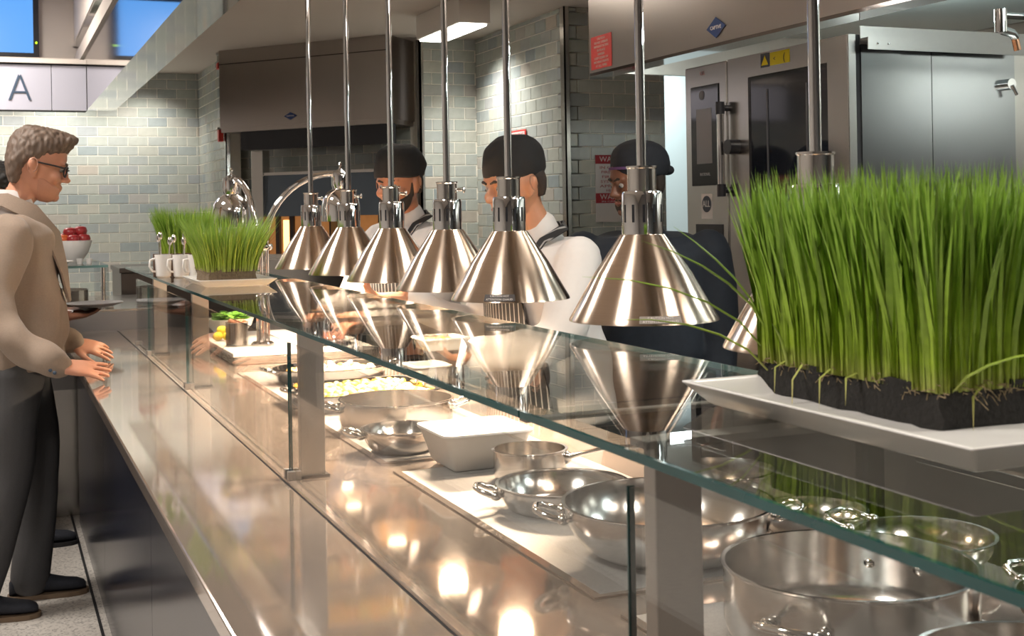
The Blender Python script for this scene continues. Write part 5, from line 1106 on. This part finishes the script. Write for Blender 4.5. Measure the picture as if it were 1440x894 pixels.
def cook(label, loc, rz, J, skin, coat, apron=True, beard=0.0, puff=0.0, band=None, hs=1.0, capm=None, htilt=-0.12):
    p, Mh = person(label, loc, rz, J, skin, 0.0055, hs)
    mb = MB(); torso(mb, J['hip'], J['neck'], 0.034, -0.3, 0.98, secs=COATS, belly=0.02)
    chain(mb, [Vector(J['neck']) + Vector((-0.005, 0, -0.06)), Vector(J['neck']) + Vector((0.012, 0, 0.018))], [.082, .070])
    for s in 'lr': sleeve(mb, J, s, .082, .066, .050, 0.03)
    ct = remesh(mb, 'chef_coat', coat, p, 0.009, 4, rough=(7, 0.014, 0.8))
    mb = MB(); torso(mb, J['hip'], J['neck'], 0.012, -0.12, 0.2)
    for s in 'lr': chain(mb, [J['hp' + s], J['kn' + s], J['an' + s]], [.10, .08, .065], 16)
    remesh(mb, 'trousers', DARKT, p, 0.011, 3)
    for s in 'lr': shoe(p, J['an' + s], J.get('toe' + s, (1, 0, 0)), M['black'], M['rubber'])
    hat(p, Mh, capm or BLACKC, puff, band, htilt)
    hs_ = [(0.03, .02, -.104, .079), (0.0, -.025, -.103, .0785), (-0.03, -.035, -.095, .074), (-0.055, -.045, -.083, .064)]
    mb = MB(); head_pts(mb, hs_, Mh, 0.002); remesh(mb, 'hair', BEARD, p, 0.006, 2)
    for b in eyes(p, Mh): MB().tube(b, [.003, .005, .002], 8).build('eyebrow', BEARD, p, 60, world=False)
    lp = MB().tube([Mh @ Vector(q) for q in ((0.086, -0.020, -0.0635), (0.0935, 0, -0.063), (0.086, 0.020, -0.0635))], [.002, .0055, .002], 8)
    lp.build('lips', mat('lip_tone', (0.36, 0.12, 0.09), 0.4), p, 60, world=False)
    if beard:
        mb = MB(); head_pts(mb, [(z, xf * (0.985 if z > -0.08 else 1), xb, hw) for z, xf, xb, hw in BR], Mh, 0.004 * beard)
        for s in (-1, 1): chain(mb, [Mh @ Vector((0.015, s * 0.073, 0.0)), Mh @ Vector((0.02, s * 0.070, -0.045))], [.006, .011], 10)
        chain(mb, [Mh @ Vector((0.078, -0.026, -0.056)), Mh @ Vector((0.0905, 0, -0.049)), Mh @ Vector((0.078, 0.026, -0.056))], [.005, .0065, .005], 8)
        remesh(mb, 'beard', BEARD, p, 0.005, 2)
    if apron:
        hip, neck = Vector(J['hip']), Vector(J['neck']); mb = MB(); hipc = hip - Vector((0, 0, 0.12)); up = (neck - hipc).normalized(); Y = Vector((0, 1, 0)); X = Y.cross(up).normalized(); rows = []
        for q, hw, fr in ((-0.75, .19, .155), (-0.35, .20, .165), (-0.05, .20, .165), (0.15, .195, .168), (0.4, .17, .168), (0.6, .13, .164), (0.78, .115, .160), (0.86, .11, .150)):
            rows.append([hipc.lerp(neck, q) + X * (fr * math.sqrt(max(0.05, 1 - (k / 5 * hw / 0.27) ** 2)) + 0.018) + Y * (hw * k / 5) for k in range(-5, 6)])
        n = 11; vs = [v for r in rows for v in r] + [v - X * 0.004 for r in rows for v in r]; N = len(rows) * n; fs = []
        for i in range(len(rows) - 1):
            for k in range(n - 1): a = i * n + k; fs += [(a, a + 1, a + n + 1, a + n), (N + a, N + a + n, N + a + n + 1, N + a + 1)]
        mb.add(vs, fs); ap_ = mb.build('apron', PIN, p, 50, world=False); ap_['label'] = 'black pinstripe bib apron'
        for s in (-1, 1):
            t0 = rows[-1][5 + 5 * s]; strip([t0, neck + Vector((0.110, s * 0.098, -0.075)), neck + Vector((0.055, s * 0.100, -0.010)), neck + Vector((-0.035, s * 0.086, 0.030)), neck + Vector((-0.090, 0, 0.038))], 0.013, 0.003, [(1, s * 0.3, 0.2), (0.8, s * 0.5, 0.6), (0.2, s * 0.6, 0.9), (-0.3, s * 0.6, 0.8), (-1, 0, 0.4)]).build('neck_strap', PIN, ap_, 50, world=False)
    return p, Mh, ct
# bearded cook (far) facing the counter
J = dict(head=(0.075, 0.02, 1.575), hyaw=0.38, hpitch=0.20, neck=(0.0, 0, 1.415), hip=(-0.06, 0, 0.93), shl=(0.0, 0.205, 1.335), ell=(0.10, 0.27, 1.09), wrl=(0.33, 0.16, 1.07), shr=(0.0, -0.205, 1.335), elr=(0.10, -0.27, 1.09), wrr=(0.33, -0.14, 1.07),
         handl=((1, -0.2, -0.2), (0, -0.5, -1), dict(curl=(0.35, 0.35, 0.4, 0.4))), handr=((1, 0.2, -0.2), (0, 0.5, -1), dict(curl=(0.35, 0.35, 0.4, 0.4))),
         hpl=(-0.06, 0.09, 0.90), knl=(-0.04, 0.10, 0.50), anl=(-0.06, 0.11, 0.09), hpr=(-0.06, -0.09, 0.90), knr=(-0.03, -0.10, 0.50), anr=(-0.06, -0.11, 0.09))
cook('bearded cook in white coat and black cap behind the middle heat lamps', (1.575, 4.86, 0), PI + 0.35, J, SK_1, COAT, True, 1.0, 0.035)
# nearer cook
J = dict(head=(0.100, 0.0, 1.540), hyaw=0.12, hpitch=0.22, neck=(0.0, 0, 1.372), hip=(-0.05, 0, 0.93), shl=(0.0, 0.21, 1.30), ell=(0.12, 0.30, 1.06), wrl=(0.36, 0.20, 1.045), shr=(-0.01, -0.21, 1.30), elr=(0.08, -0.28, 1.05), wrr=(0.36, -0.24, 1.185),
         handl=((1, 0.15, 0.10), (0.1, 0.3, 1), dict(curl=(0.2, 0.25, 0.3, 0.35), thumb=0.7)), handr=((1, -0.1, 0.02), (0, 0.2, 1), dict(curl=(0.3, 0.35, 0.4, 0.45), thumb=0.8)), flipr=-1, flipl=-1,
         hpl=(-0.05, 0.09, 0.90), knl=(-0.03, 0.10, 0.50), anl=(-0.05, 0.11, 0.09), hpr=(-0.05, -0.09, 0.90), knr=(-0.02, -0.10, 0.50), anr=(-0.05, -0.11, 0.09))
cook('clean-shaven cook in white coat and black cap looking down, nearest the lamps', (1.60, 3.60, 0), PI + 0.12, J, SK_2, COAT, True, 0.0, 0.0, None, 0.98)
# cook in navy
J = dict(head=(0.05, -0.02, 1.545), hyaw=-0.92, hpitch=0.16, neck=(0.0, 0, 1.385), hip=(-0.03, 0, 0.93), shl=(0.0, 0.215, 1.305), ell=(-0.02, 0.255, 1.03), wrl=(0.05, 0.25, 0.80), shr=(0.0, -0.215, 1.305), elr=(-0.03, -0.255, 1.03), wrr=(0.04, -0.25, 0.80),
         handl=((0.25, -0.05, -1), (0, -1, 0), dict(curl=(0.35, 0.4, 0.4, 0.45))), handr=((0.25, 0.05, -1), (0, 1, 0), dict(curl=(0.35, 0.4, 0.4, 0.45))),
         hpl=(-0.03, 0.09, 0.90), knl=(-0.01, 0.10, 0.50), anl=(-0.03, 0.11, 0.09), hpr=(-0.03, -0.09, 0.90), knr=(-0.01, -0.10, 0.50), anr=(-0.03, -0.11, 0.09))
p3, Mh3, ct3 = cook('cook in a navy coat with a purple banded cap by the oven', (2.060, 3.765, 0), PI + 0.95, J, SK_3, NAVY, False, 0.6, 0.02, M['purple'], 0.92, mat('navy_cap', (0.008, 0.010, 0.016), 0.85), -0.16)
em = MB()
for k, (w, dz) in enumerate(((0.075, 0.0), (0.085, -0.012))): em.tube([(0.148 + 0.002 * k, 0.045 + w * q, 1.245 + dz + 0.003 * math.sin(q * 14)) for q in (0, 0.25, 0.5, 0.75, 1)], 0.0035, 6)
em.build('chest_embroidery', M['purple'], ct3, 50, world=False)
# takeaway box in the nearer cook's hand
tub('takeaway_box', 'open white takeaway box held by the nearer cook', 1.095, 1.235, 3.27, 3.41, 1.069, 0.035, 0.012, M['white_cer'], 'box', 0.004, 0.028)
mb = MB(); chunks(mb, 1.12, 1.21, 3.295, 3.385, 1.088, 30, random.Random(5), 0.012)
single(mb, 'box_food', food_y[0], (1.165, 3.34, 1.08), 'yellow food in the held takeaway box', 'food', 60)['kind'] = 'stuff'

bpy.data.scenes.remove(TMP)
